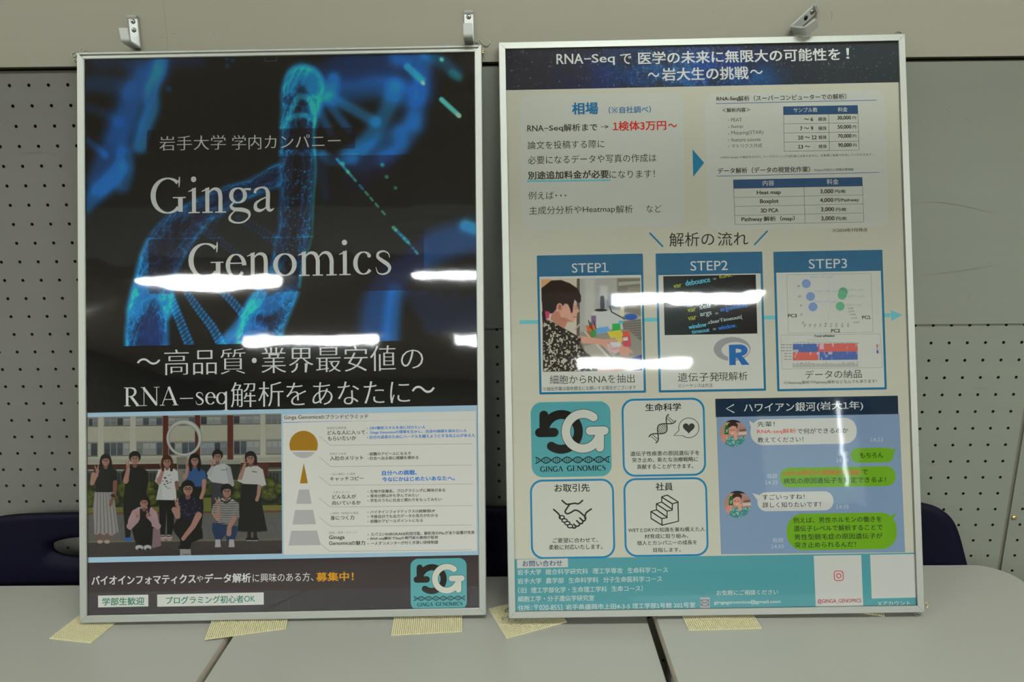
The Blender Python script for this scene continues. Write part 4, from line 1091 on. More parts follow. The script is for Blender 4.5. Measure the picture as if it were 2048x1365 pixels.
s = Sec('price_table', PR, R_sheet, *D6)
NV = (42, 72, 104); DL = (56, 56, 60)
s.text('RNA-Seq', 151, 344, 154, 42, K, 0.016); s.text('解析（スーパーコンピューターでの解析）', 346, 1330, 152, 52, K, 0.008)
s.line([(142, 171), (1606, 139)], 5, (56, 84, 140), 3); s.line([(150, 832), (1630, 797)], 5, (56, 84, 140), 3)
s.text('＜解析内容＞', 202, 455, 252, 40, K, 0.012)
GRY = (92, 92, 90)
for t, x0, x1, yb, h in (('PEAT', 282, 380, 336, 32), ('fastqc', 282, 394, 402, 38), ('Mapping(STAR)', 284, 575, 462, 42), ('feature counts', 285, 550, 517, 32), ('マトリクス作成', 286, 564, 576, 36)):
    s.text(t, x0, x1, yb, h, GRY, 0.0); s.ell(260, yb-14, 4, 4, GRY, 5)
def Q(pts, c, L=2): s.poly(pts, c, L)
Q([(757, 197), (1433, 185), (1434, 262), (758, 273)], NV)
for i in range(5):
    y = 273+83*i; s.line([(759+1.5*i, y), (1435+2.6*i, y-10)], 2.6, DL, 3)
s.line([(758, 200), (765, 607)], 3, DL, 3); s.line([(1433, 190), (1446, 594)], 3, DL, 3); s.line([(1168, 190), (1176, 600)], 3, DL, 3)
s.text('サンプル数', 850, 1068, 252, 42, WP, 0.012); s.text('料金', 1254, 1340, 246, 42, WP, 0.012)
for i, (a, xs) in enumerate((('～ 6', 948), ('7 ～ 9', 910), ('10 ～ 12', 890), ('13 ～', 890))):
    y = 332+83*i; xe = (1026, 1028, 1060, 998)[i]; s.text(a, xs, xe, y, 34, K, 0.03); s.text('検体', 1074+i, 1150+i, y, 38, K, 0.004)
    s.text(('30,000', '50,000', '70,000', '90,000')[i], 1250+2*i, 1372+2*i, 322+83*i, 38, K, 0.024); s.text('円', 1386+2*i, 1416+2*i, 316+83*i, 28, K, 0.012)
s.text('※RNA sample の抽出ならびに、シークエンシングは料金には含みません。お客様ご自身で外注していただきます。', 185, 1570, 676, 26, (84, 84, 82), 0.0)
s.text('データ解析（データの視覚化作業）', 162, 1000, 810, 52, K, 0.012); s.text('※figure作成のご依頼は要相談', 1036, 1398, 792, 28, (84, 84, 82), 0.0)
Q([(302, 863), (1474, 840), (1476, 920), (304, 944)], NV)
for i in range(5):
    y = 944+82*i; s.line([(305+3*i, y), (1477+3.5*i, y-24)], 2.6, DL, 3)
s.line([(302, 866), (318, 1272)], 3, DL, 3); s.line([(1474, 842), (1490, 1249)], 3, DL, 3); s.line([(942, 855), (955, 1260)], 3, DL, 3)
s.text('内容', 570, 673, 920, 50, WP, 0.008); s.text('料金', 1153, 1258, 908, 50, WP, 0.008)
for t, x0, x1, yb, h in (('Heat map', 518, 733, 1008, 44), ('Boxplot', 546, 714, 1088, 46), ('3D PCA', 552, 712, 1163, 36), ('Pathway', 378, 566, 1252, 44), ('解析（map）', 580, 860, 1248, 50),
                         ('3,000', 1093, 1212, 994, 42), ('4,000', 1091, 1212, 1074, 42), ('3,000', 1100, 1218, 1158, 42), ('3,000', 1102, 1222, 1240, 42)): s.text(t, x0, x1, yb, h, K, 0.02)
for t, x0, x1, yb, h in (('円/枚', 1228, 1325, 988, 34), ('円/Pathway', 1226, 1446, 1072, 38), ('円/枚', 1236, 1332, 1153, 34), ('円/枚', 1238, 1334, 1235, 34)): s.text(t, x0, x1, yb, h, K, 0.014)
s.text('※2024年7月時点', 1206, 1522, 1342, 34, K, 0.0)
s.done()

# flow heading, arrow and cards
s = Sec('flow_heading', PR, R_sheet, *D7)
s.seg(1080, 24, 1188, 136, 14, TEAL2); s.text('解析の', 1240, 1600, 136, 112, K, 0.0)
s.at(*D8); s.seg(542, 8, 435, 122, 13, TEAL2); s.text('流れ', 142, 386, 130, 110, K, 0.0)
s.at((0, 0), 1)
s.line([(1039, 645), (1780, 631)], 7.6, LT, 1); s.poly([(1781.5, 620.5), (1805, 630.5), (1782.5, 642.5)], LT, 1)
s.done()
def card(name, x0, y0, x1, y1, hy, title, tx0, tx1, tyb):
    s = Sec(name, PR, R_sheet)
    s.rrect(x0, y0, x1, y1, 2, (18, 100, 130), 2)
    u0, v1 = s.uv(x0, y0); u1, v0 = s.uv(x1, y1); _, vh = s.uv(x0, hy); b_ = 0.0033
    s.add([u0, u1, u1, u0], [vh, vh, v1-.0005, v1-.0005], [(0, 1, 2, 3)], (14, 88, 120), 2.4)
    s.add([u0+b_, u1-b_, u1-b_, u0+b_], [v0+b_, v0+b_, vh, vh], [(0, 1, 2, 3)], (178, 179, 170), 2.8)
    s.text(title, tx0, tx1, tyb, 19, WH, 0.0, 4)
    return s
s = card('step_one_card', 1073.5, 511.5, 1292, 786, 554, 'STEP1', 1143.8, 1217, 546)
s.at(*D7); s.text('細胞からRNAを抽出', 280, 960, 1240, 70, K, -0.002); s.text('※抽出作業は御依頼主にお願いする場合がございます', 226, 972, 1295, 34, K, 0.0); s.done()
s = card('step_two_card', 1311, 507.5, 1532, 782, 551, 'STEP2', 1381, 1455.5, 542)
s.at(*D7); s.text('遺伝子発', 1306, 1640, 1222, 72, K, -0.002); s.text('※シーケンスは外注', 1310, 1586, 1268, 30, K, 0.0)
s.at(*D8); s.text('現解析', 150, 382, 1213, 70, K, -0.002)
# grey ring with a blue letter R
s.ell(258, 962, 0.1, 0.1, WP, 4)
ga_ = np.radians(np.linspace(0, 360, 60)); o_ = np.c_[257+148*np.cos(ga_), 958+97*np.sin(ga_)]; i_ = np.c_[284+112*np.cos(ga_), 966+64*np.sin(ga_)]
u, v = s.uv(np.r_[o_[:, 0], i_[:, 0]], np.r_[o_[:, 1], i_[:, 1]]); s.add(u, v, [(i, i+1, 61+i, 60+i) for i in range(59)], (134, 134, 134), 4)
a = np.radians(np.linspace(-90, 90, 24)); RB = (34, 92, 152)
wst = (176, 177, 168)
s.line([(236, 1095), (236, 925)], 22, wst, 4.6)
s.poly([(231, 925), (286, 925), (286, 1086), (235, 1088)], RB, 5.4)
s.poly([(240, 924), (320, 921)] + [(320+62*math.cos(t), 968+47*math.sin(t)) for t in a] + [(240, 1016)], RB, 5.0)
s.poly([(286, 956), (308, 956)] + [(308+24*math.cos(t), 972+14*math.sin(t)) for t in a] + [(286, 988)], wst, 6.4)
s.poly([(286, 1012), (330, 1010), (352, 1030), (396, 1084), (334, 1086), (300, 1030), (286, 1028)], RB, 5.8)
s.done()
s = card('step_three_card', 1546.5, 504, 1773.5, 779.5, 546, 'STEP3', 1617.5, 1694, 538)
s.at((1540, 540), 5.458)
def quadline(q, w, c, L=4): s.line(q, w, c, L, closed=True)
def thin(x0, y0, x1, y1, c=(90, 92, 88), w=2.2, L=4): s.seg(x0, y0, x1, y1, w, c, L)
for q in ([(180, 56), (1100, 38), (1122, 680), (200, 695)], [(117, 715), (1202, 700), (1226, 1066), (130, 1084)]):
    for i in range(4): thin(*q[i], *q[(i+1) % 4])
for (x, y, c) in ((394, 152, (112, 136, 174)), (441, 292, (112, 136, 174)), (467, 405, (112, 136, 174)), (796, 242, (88, 146, 112)), (786, 278, (96, 156, 122)), (764, 398, (96, 156, 122))):
    s.ell(x, y, 49, 48, c, 4); 
s.ell(796, 242, 49, 48, (80, 134, 104), 5, w=3)
LB = (150, 158, 170); LGN = (142, 162, 150)
for t, x, xe, y, c in (('K4DT_AR_rep3', 438, 682, 96, LB), ('K4DT_AR_rep2', 490, 740, 252, LB), ('K4DT_AR_rep1', 484, 735, 366, LB), ('K4DT_rep3', 850, 1020, 238, LGN), ('K4DT_rep2', 848, 1026, 308, LGN), ('K4DT_rep1', 832, 1008, 402, LGN)):
    s.text(t, x, xe, y, 28, c, 0.012)
thin(640, 130, 655, 400, (150, 152, 148), 1.6); thin(655, 400, 625, 580, (140, 142, 138), 1.6)
for k in range(5): thin(560+40*k, 120, 590+40*k, 570, (166, 168, 160), 1.2)
for t, x, xe, y in (('PC3', 195, 290, 520), ('PC1', 1004, 1096, 538), ('PC2', 666, 762, 684)): s.text(t, x, xe, y, 36, K, 0.03)
DG = (80, 80, 78)
for t, x, xe, y in (('-130', 838, 908, 430), ('-125', 846, 916, 462), ('-120', 860, 930, 497), ('-115', 878, 948, 535), ('-110', 900, 970, 583)): s.text(t, x, xe, y, 18, DG, 0.0)
for t, x, y, r_ in (('-40', 372, 636, -1.0), ('-30', 430, 636, -1.1), ('-20', 488, 638, -1.2), ('-10', 548, 636, -1.3), ('0', 610, 626, -1.4), ('10', 670, 632, -1.5), ('20', 730, 630, -1.5), ('30', 795, 630, -1.5), ('40', 858, 630, -1.5)):
    s.text(t, x, x+46, y, 20, DG, 0.0, rot=r_)
for t, x, y, r_ in (('40', 295, 192, -0.2), ('20', 310, 308, -0.5), ('0', 330, 402, -0.3), ('-20', 335, 512, -0.9), ('-40', 355, 602, -1.0)): s.text(t, x, x+(20 if t == '0' else 34), y, 20, DG, 0.0, rot=r_)
s.text('Focal adhesion', 486, 702, 736, 26, K, 0.03)
for q in ([(410, 790), (410, 768), (635, 764), (635, 786)],): s.line(q, 2, (100, 100, 98), 4)
g = np.random.default_rng(9); x = 250
while x < 930:
    w_ = g.uniform(20, 60); h_ = g.uniform(6, 14); s.line([(x, 806), (x, 806-h_), (x+w_, 805-h_), (x+w_, 805)], 2, (70, 70, 70), 4); x += w_*0.8
RDH = np.array((190, 92, 84)); BLH = np.array((66, 92, 148)); WHH = np.array((176, 172, 176))
ys = [810, 843, 872, 900, 930, 960, 990]
for r_ in range(6):
    for c_ in range(46):
        x0 = 247+15.4*c_; top = r_ < 3; left = c_ < 18
        base = BLH if (top == left) else RDH
        t = g.uniform(0, .12) + (g.uniform(.2, .7) if g.random() < .08 else 0)
        if (r_ == 2 and c_ < 4) or (top and 19 <= c_ <= 21 and r_ < 2) or (r_ == 3 and 25 <= c_ <= 27) or (c_ == 18 and not top) or (r_ == 3 and c_ == 17) or (r_ == 0 and c_ in (17, 28)): t = .85
        cc = tuple(int(v) for v in np.round((base*(1-t) + WHH*t)/12)*12)
        o = -0.012*(x0-247)
        s.poly([(x0, ys[r_]+o), (x0+15.6, ys[r_]+o), (x0+15.6, ys[r_+1]+o+.6), (x0, ys[r_+1]+o+.6)], cc, 4)
for i, y in enumerate((828, 858, 892, 924, 954, 987)): s.text('K4DT_AR_rep%d' % (3-i) if i < 3 else 'K4DT_rep%d' % (i-2), (124 if i < 3 else 152), 233, y, 14, K, 0.02)
for k in range(46): s.seg(252+15.6*k, 1068-.2*k, 252+15.6*k, 1036-g.uniform(0, 30)-.2*k, 6.5, (120, 120, 118), 4)
s.poly([(1158, 816), (1174, 815), (1176, 846), (1160, 846)], RDH, 4); s.poly([(1160, 850), (1176, 850), (1177, 880), (1161, 880)], (160, 140, 170), 4); s.poly([(1161, 880), (1178, 880), (1180, 912), (1164, 912)], (30, 60, 150), 4)
for k in range(5): s.seg(1182, 818+22*k, 1198, 817+22*k, 3, DG, 4)
s.text('データの納品', 384, 1000, 1192, 92, K, -0.004); s.text('※Heatmap解析やPathway解析などなんでも承ります！', 148, 1164, 1258, 44, K, 0.0)
s.done()

# laboratory picture
p = Pic(PR, 1082.3, 559.0, 1284.5, 741.2, 2.2, (150, 148, 138), *D7)
X, Y = p.X, p.Y
def P_(pts, c, a=1.0, soft=None): return p.poly(pts, c, a, soft)
P_([(200, 390), (500, 390), (500, 900), (200, 900)], (176, 168, 150)); P_([(200, 390), (300, 390), (260, 470), (200, 520)], (200, 140, 90), .8, 14)
P_([(496, 390), (520, 390), (520, 900), (494, 900)], (84, 78, 70)); P_([(520, 390), (830, 390), (830, 900), (520, 900)], (150, 150, 142))
P_([(560, 390), (640, 390), (640, 760), (560, 760)], (164, 164, 156), 1, 16); P_([(820, 390), (1030, 390), (1030, 700), (820, 640)], (108, 104, 92), 1, 8)
P_([(830, 420), (1030, 408), (1030, 432), (830, 450)], (150, 148, 136), 1, 3); P_([(900, 460), (1030, 450), (1030, 560), (900, 570)], (124, 116, 100), 1, 8)
P_([(735, 520), (880, 515), (890, 640), (735, 630)], (120, 130, 138), 1, 5); P_([(680, 450), (740, 450), (745, 560), (680, 560)], (170, 172, 166), 1, 10)
p.stroke([(700, 545, 16), (702, 620, 18)], (60, 64, 76), 4); P_([(618, 660), (850, 640), (880, 800), (610, 790)], (172, 174, 168), 1, 5)
p.ell(690, 645, 50, 11, (40, 42, 44)); p.stroke([(760, 615, 5), (775, 660, 5), (830, 690, 5), (880, 715, 5)], (50, 52, 56), 2)
p.stroke([(862, 600, 14), (860, 680, 16)], (190, 188, 160), 3); P_([(612, 690), (650, 690), (650, 780), (612, 770)], (110, 84, 120), 1, 4)
p.ell(930, 700, 52, 26, (36, 80, 150), 1, 3); P_([(860, 740), (1025, 715), (1025, 900), (880, 870)], (96, 92, 84), 1, 4)
for k in range(7): p.stroke([(870, 750+18*k, 2.5), (1020, 735+20*k, 2.5)], (130, 128, 118), 2)
p.ell(850, 740, 20, 10, (60, 160, 190), 1, 2)
P_([(520, 820), (900, 800), (1025, 900), (1025, 1130), (520, 1130)], (128, 124, 112), 1, 8)
P_([(570, 770), (640, 765), (650, 850), (590, 860)], (210, 100, 50), 1, 4); P_([(602, 810), (650, 800), (652, 860), (604, 866)], (60, 130, 70), 1, 4)
P_([(650, 790), (745, 775), (765, 820), (660, 838)], (100, 150, 196), 1, 4); P_([(780, 755), (845, 750), (848, 810), (780, 815)], (46, 150, 76), 1, 3)
P_([(742, 820), (850, 805), (870, 855), (770, 872)], (214, 196, 66), 1, 4); P_([(800, 870), (860, 860), (870, 900), (830, 905)], (190, 176, 80), 1, 4)
for (a, b) in ((590, 730), (605, 745), (632, 735)): p.stroke([(a, b, 4), (a+18, b+60, 4)], (60, 50, 46), 2)
P_([(540, 940), (700, 900), (840, 1050), (1020, 1040), (1025, 1130), (600, 1130)], (154, 148, 136), 1, 6)
p.stroke([(560, 820, 4), (850, 1130, 5)], (190, 188, 180), 2); p.stroke([(585, 815, 3), (870, 1120, 4)], (96, 90, 82), 2)
p.stroke([(480, 800, 7), (520, 760, 6), (540, 740, 5)], (160, 150, 140), 3)
P_([(940, 1030), (1025, 1000), (1025, 1130), (950, 1130)], (50, 70, 130), 1, 4)
SKN = (186, 138, 120); HBR = (34, 20, 20)
# arms
p.stroke([(470, 885, 36), (560, 885, 28), (650, 895, 24), (720, 905, 22)], SKN, 3); p.stroke([(720, 900, 22), (760, 890, 14), (810, 890, 10)], SKN, 2); p.stroke([(700, 910, 20), (730, 935, 14), (760, 955, 9)], SKN, 2)
p.stroke([(600, 1110, 34), (720, 1115, 26), (850, 1110, 22)], SKN, 3)
P_([(735, 915), (850, 905), (870, 960), (800, 1000), (745, 965)], (190, 160, 160)); P_([(760, 905), (845, 900), (858, 935), (790, 940)], (196, 196, 190)); p.stroke([(775, 960, 3), (850, 950, 3)], (170, 120, 120), 2)
P_([(860, 855), (925, 850), (932, 935), (865, 940)], (176, 70, 80)); P_([(864, 818), (915, 812), (920, 850), (866, 855)], (222, 96, 70)); P_([(866, 866), (905, 862), (907, 888), (868, 892)], (196, 188, 186))
p.ell(880, 975, 44, 38, SKN, 1, 4); p.stroke([(850, 975, 12), (860, 930, 10)], SKN, 2); p.stroke([(900, 950, 10), (940, 985, 8)], SKN, 2)
# neck, face
P_([(300, 640), (440, 690), (400, 790), (330, 760), (285, 720)], (166, 112, 94), 1, 3)
P_([(330, 590), (400, 560), (478, 570), (500, 620), (518, 655), (500, 668), (497, 690), (488, 700), (484, 725), (462, 742), (425, 735), (370, 700)], (196, 148, 128), 1, 2)
P_([(400, 700), (470, 740), (430, 740), (350, 720)], (150, 100, 84), .7, 6)
p.stroke([(482, 634, 2.2), (500, 629, 1.6)], (60, 40, 36), 1.2); p.stroke([(480, 616, 1.6), (500, 610, 1.4)], (90, 60, 52), 1.2); p.stroke([(470, 702, 3), (490, 700, 3)], (170, 70, 66), 1.5)
# hair
P_([(222, 660), (216, 560), (225, 460), (290, 408), (370, 404), (440, 430), (500, 470), (530, 530), (528, 580), (505, 588), (478, 560), (468, 600), (462, 660), (452, 672), (440, 630), (425, 598), (400, 592), (380, 620), (345, 600), (330, 640), (300, 670), (250, 675)], HBR, 1, 3)
for k in range(14): p.stroke([(260+16*k, 430+2*k, 2), (300+15*k, 500, 2.5), (340+12*k, 580-k, 1.5)], (62, 40, 38), 3, .55)
p.ell(228, 520, 26, 60, HBR); P_([(238, 650), (280, 660), (270, 712), (240, 716)], (170, 50, 96), 1, 3); P_([(215, 660), (240, 650), (250, 740), (225, 770)], HBR, 1, 3)
p.ell(358, 625, 26, 36, (186, 130, 112), 1, 2); p.ell(360, 622, 13, 22, (140, 90, 76), 1, 4)
# flowered blouse
P_([(222, 780), (240, 716), (300, 740), (390, 790), (460, 830), (530, 870), (520, 920), (560, 980), (640, 1040), (680, 1090), (660, 1135), (225, 1138)], (34, 32, 30), 1, 3)
bl = P_([(222, 780), (240, 716), (300, 740), (390, 790), (460, 830), (530, 870), (520, 920), (560, 980), (640, 1040), (680, 1090), (660, 1135), (225, 1138)], (34, 32, 30), 0.0)
sl, _ = bl
ins = np.all(np.abs(p.C[sl] - np.array((34, 32, 30))) < 3, axis=-1)
fl = np.clip((fbm(X[sl], Y[sl], 13, 77, 2)-0.57)*14, 0, 1)*ins
p.C[sl] = p.C[sl]*(1-fl[..., None]) + np.array((164, 158, 142))*fl[..., None]
P_([(520, 880), (560, 980), (640, 1040), (560, 1010), (500, 930)], (20, 18, 18), .5, 12)
p.build('laboratory_photograph', R_sheet, layer=4)

# screen of program text
p = Pic(PR, 1326.3, 553.0, 1514.5, 667.6, 1.0, (22, 34, 36), *D7)
p.mix(np.exp(-((p.X-2000)/300)**2), (14, 26, 30)); p.mix(np.exp(-((p.X-1240)/220)**2)*.6, (44, 56, 56))
p.build('code_screenshot', R_sheet, layer=4)
s = Sec('code_lettering', PR, R_sheet, (1030, 460), 4.015)
ro = -0.17
def cd(t, x0, x1, yb, h, c, r_=ro): s.text(t, x0, x1, yb, h, c, 0.008, rot=r_)
CYN = (84, 168, 190); YG = (150, 156, 40); BL2 = (40, 110, 190); GY = (150, 168, 170)
cd('var', 1275, 1340, 470, 26, YG); cd('debounce', 1372, 1570, 452, 44, CYN); cd('=', 1592, 1616, 402, 12, GY); cd('func', 1640, 1745, 393, 26, YG)
cd('var', 1330, 1400, 532, 26, YG); cd('return', 1335, 1480, 602, 30, YG); cd('var', 1388, 1456, 664, 28, YG); cd('self', 1484, 1578, 640, 38, GY); cd('=', 1606, 1630, 608, 12, GY); cd('this;', 1655, 1770, 600, 36, BL2)
cd('var', 1392, 1460, 730, 28, YG); cd('args', 1490, 1582, 708, 38, GY); cd('=', 1608, 1632, 680, 12, GY); cd('arguments', 1652, 1868, 668, 40, BL2)
cd('window', 1396, 1540, 800, 36, CYN); cd('.clearTimeout(', 1546, 1830, 768, 38, GY); cd('timeout', 1420, 1562, 836, 30, CYN, -0.13); cd('=', 1590, 1614, 806, 12, GY); cd('window.', 1634, 1780, 806, 34, BL2)
s.done()

# square cards
def sq(name, x0, y0, x1, y1):
    s = Sec(name, PR, R_sheet); s.rrect(x0, y0, x1, y1, 25, (22, 112, 150), 1.0); s.rrect(x0+4, y0+4, x1-4, y1-4, 21.5, (175, 176, 165), 1.8); return s.at(*D9)
emblem(PR, R_sheet, 1040+84/4.015, 780+102/4.015, 1040+738/4.015, 780+706/4.015)
s = sq('life_science_card', 1040+813/4.015, 780+74/4.015, 1040+1496/4.015, 780+690/4.015)
s.text('生命科学', 1008, 1292, 172, 60, K, 0.02)
for t, x0, x1, yb in (('遺伝子性疾患の原因遺伝子を', 886, 1440, 534), ('突き止め、新たな治療戦略に', 900, 1428, 584), ('貢献することができます。', 940, 1390, 638)): s.text(t, x0, x1, yb, 38, K, 0.01)
s.at((1230, 800), 8.53)
DK = (52, 54, 52)
def strandpts(sg):
    t = np.linspace(-1.12, 1.12, 70); L = 215; ax = np.array((0.66, -0.75)); nr = np.array((0.75, 0.66))
    # two crossing curves along the diagonal axis
    c = np.array((805, 495)); return c + np.outer(t*L*1.05, ax) + np.outer(sg*np.cos(t*math.pi*1.0)*84, nr)
for sg in (1, -1): s.line(strandpts(sg), 20, DK, 4, cap=True)
for tt in (-0.98, -0.82, -0.2, -0.07, 0.07, 0.2, 0.82, 0.98, -0.32, 0.32):
    c = np.array((805, 495)) + tt*226*np.array((.66, -.75)); w_ = 70*abs(math.cos(tt*math.pi)); nr = np.array((.75, .66)); s.line([c-nr*w_, c+nr*w_], 11, DK, 4)
a = np.radians(np.linspace(-222, 108, 60)); s.line([(1000, 612)] + list(zip(1258+172*np.cos(a[::1]), 480+168*np.sin(a)))[0:0] + [(1093, 520)], 10, DK, 4)
a = np.radians(np.linspace(166, 166+360-38, 70)); q = np.c_[1258+172*np.cos(a), 480+168*np.sin(a)]; s.line(q, 11, DK, 4); s.line([tuple(q[0]), (1002, 612), tuple(q[-1])], 10, DK, 4)
t = np.linspace(0, 2*math.pi, 60); s.poly(np.c_[1257+6.3*16*np.sin(t)**3, 478-6.3*(13*np.cos(t)-5*np.cos(2*t)-2*np.cos(3*t)-np.cos(4*t))], DK, 4)
s.done()
s = sq('clients_card', 1040+78/4.015, 780+724/4.015, 1040+766/4.015, 780+1352/4.015)
s.text('お取引先', 278, 558, 822, 64, K, 0.016); s.text('ご要望に合わせて、', 264, 625, 1230, 38, K, 0.01); s.text('柔軟に対応いたします。', 232, 662, 1286, 40, K, 0.01)
def ic(pts, w=13, sm=True): s.line(catmull(pts, 6) if sm else pts, w, K, 4, cap=True)
ic([(338, 890), (372, 918), (400, 918), (440, 912), (470, 915), (502, 890)]); ic([(270, 962), (312, 1000), (322, 1030)]); ic([(572, 958), (530, 990), (520, 1030)])
ic([(400, 918), (378, 950), (362, 980), (380, 996), (410, 985), (440, 968), (470, 975), (510, 1008), (528, 1028)])
for k, (a_, b_) in enumerate(((335, 1025), (357, 1050), (380, 1072), (402, 1095))): s.ell(a_, b_, 21, 14, K, 4, w=10); 
ic([(528, 1028), (522, 1048), (505, 1052), (480, 1030)]); ic([(505, 1052), (500, 1072), (480, 1074), (455, 1052)]); ic([(480, 1074), (472, 1092), (450, 1096), (432, 1080)]); ic([(420, 1108), (440, 1110), (452, 1096)])
s.done()
s = sq('staff_card', 1040+828/4.015, 780+712/4.015, 1040+1516/4.015, 780+1335/4.015)
s.text('社員', 1090, 1226, 810, 62, K, 0.016)
for t, x0, x1, yb in (('WETとDRYの知識を兼ね備えた人', 868, 1484, 1146), ('材育成に取り組み、', 1000, 1350, 1196), ('個人とカンパニーの成長を', 940, 1420, 1250), ('目指します。', 1070, 1290, 1305)): s.text(t, x0, x1, yb, 36, K, 0.008)
for q in ([(1137, 860), (1182, 846), (1268, 900), (1272, 1056), (1140, 1088), (1052, 1034), (1050, 978), (1096, 964), (1094, 916), (1138, 902), (1137, 860)],
          [(1137, 862), (1222, 916), (1268, 902)], [(1222, 916), (1222, 968), (1180, 974)], [(1094, 916), (1180, 974), (1180, 1028), (1140, 1034)], [(1138, 902), (1222, 962)], [(1050, 978), (1138, 1036), (1140, 1088)], [(1096, 964), (1180, 1024)]): s.line(q, 10, K, 4)
s.done()

# chat panel
s = Sec('chat_panel', PR, R_sheet, *D10)
s.rect(42, 73, 1512, 195, (30, 44, 60), 2); 
s.poly([(50, 212), (1520, 192), (1566, 1306), (88, 1322)], (112, 132, 156), 1.6)
s.line([(192, 118), (130, 152), (194, 184)], 9, WH, 4); s.text('ハワイアン銀河', 272, 846, 180, 72, WH, 0.008); s.text('(岩大1年)', 858, 1228, 172, 76, WH, 0.006)
def pill(x0, y0, x1, y1, c, r_=None): s.rrect(x0, y0, x1, y1, r_ or (y1-y0)/2, c, 2.6)
WB = (178, 177, 170); GB = (98, 146, 32)
pill(322, 238, 1180, 432, WB); s.poly([(312, 248), (350, 270), (330, 310)], WB, 3); pill(378, 824, 992, 968, WB); s.poly([(338, 830), (400, 848), (384, 890)], WB, 3)
pill(1128, 470, 1476, 582, GB); s.poly([(1496, 466), (1440, 490), (1474, 514)], GB, 3); pill(560, 628, 1492, 772, GB); s.poly([(1500, 990), (1420, 1026), (1456, 1052)], GB, 3); pill(612, 998, 1503, 1278, GB, 130)
s.text('先輩！', 380, 518, 298, 42, K, 0.006); s.text('RNA-seq解析', 378, 690, 360, 44, (190, 52, 40), 0.006); s.text('で何ができるのか', 700, 1108, 355, 44, K, 0.006); s.text('教えてください！', 382, 748, 425, 42, K, 0.006)
s.text('もちろん', 1204, 1390, 548, 42, K, 0.006); s.text('mRNA配列の網羅的な', 585, 1112, 692, 44, (190, 76, 30), 0.006); s.text('解析', 1118, 1212, 686, 44, (190, 76, 30), 0.006); s.text('で', 1220, 1266, 680, 38, K, 0.006)
s.text('病気の原因遺伝子を特定できるよ！', 590, 1412, 756, 46, K, 0.006); s.text('すごいっすね！', 420, 758, 884, 42, K, 0.006); s.text('詳しく知りたいです！', 422, 888, 948, 44, K, 0.006)
for t, x0, x1, yb in (('例えば、男性ホルモンの働きを', 668, 1376, 1072), ('遺伝子レベルで解析することで', 672, 1384, 1138), ('男性型脱毛症の原因遺伝子が', 676, 1384, 1206), ('突き止められるんだ！', 680, 1170, 1270)): s.text(t, x0, x1, yb, 46, K, 0.004)
TM = (160, 170, 176)
for t, x0, x1, yb, h in (('14:23', 1282, 1386, 416, 30), ('既読', 1026, 1108, 532, 36), ('14:24', 1010, 1112, 582, 30), ('既読', 458, 540, 712, 38), ('14:25', 440, 542, 760, 30), ('14:35', 1008, 1112, 956, 30), ('既読', 504, 588, 1226, 36), ('14:55', 488, 592, 1274, 30)): s.text(t, x0, x1, yb, h, TM, 0.008)
s.done()
def avatar(cx, cy):
    x = 1420+cx/4.015; y = 780+cy/4.015; r_ = 27.5
    p = Pic(PR, x-r_, y-r_, x+r_, y+r_, 2.0, (150, 118, 104), (x-r_, y-r_), 4.0, circle=True)
    p.poly([(0, 120), (70, 110), (90, 220), (0, 220)], (160, 120, 104)); p.poly([(150, 60), (220, 50), (220, 200), (160, 200)], (146, 112, 100)); p.poly([(160, 80), (215, 74), (215, 90), (160, 96)], (110, 70, 60)); p.poly([(150, 100), (220, 96), (220, 120), (150, 124)], (176, 160, 150))
    p.poly([(40, 0), (180, 0), (170, 24), (50, 20)], (26, 32, 40))
    p.poly([(30, 220), (60, 150), (110, 130), (160, 140), (200, 130), (215, 160), (180, 220)], (60, 122, 118))
    g = np.random.default_rng(2)
    for k in range(60):
        a, b = g.uniform(40, 210), g.uniform(140, 218); p.ell(a, b, 5, 3, [(160, 176, 170), (30, 96, 110), (180, 186, 176)][g.integers(3)], .9, 1.5, g.uniform(0, 3))
    p.stroke([(20, 200, 20), (35, 150, 18), (55, 120, 14)], (176, 122, 104)); p.ell(104, 88, 32, 40, (182, 128, 110), 1, 2); p.stroke([(130, 150, 15), (125, 130, 12), (138, 112, 7)], (186, 136, 118))
    p.poly([(70, 70), (66, 40), (90, 16), (120, 14), (146, 40), (142, 70), (128, 52), (100, 50), (84, 60)], (52, 40, 36), 1, 2)
    for q in (92, 116): p.stroke([(q-6, 84, 2), (q+5, 84, 2)], (50, 34, 32), 1)
    p.stroke([(92, 106, 3), (104, 112, 3), (118, 104, 3)], (200, 190, 184), 1); p.poly([(42, 62), (72, 60), (74, 118), (40, 118)], (18, 84, 52)); p.poly([(50, 40), (66, 40), (70, 62), (46, 62)], (24, 96, 60)); p.ell(58, 38, 7, 6, (190, 160, 60)); p.stroke([(50, 80, 3), (64, 100, 3)], (150, 160, 60)); p.stroke([(66, 78, 2), (52, 104, 2)], (190, 196, 180))
    p.build('chat_avatar_picture', R_sheet, layer=4)
avatar(186, 350); avatar(220, 920)

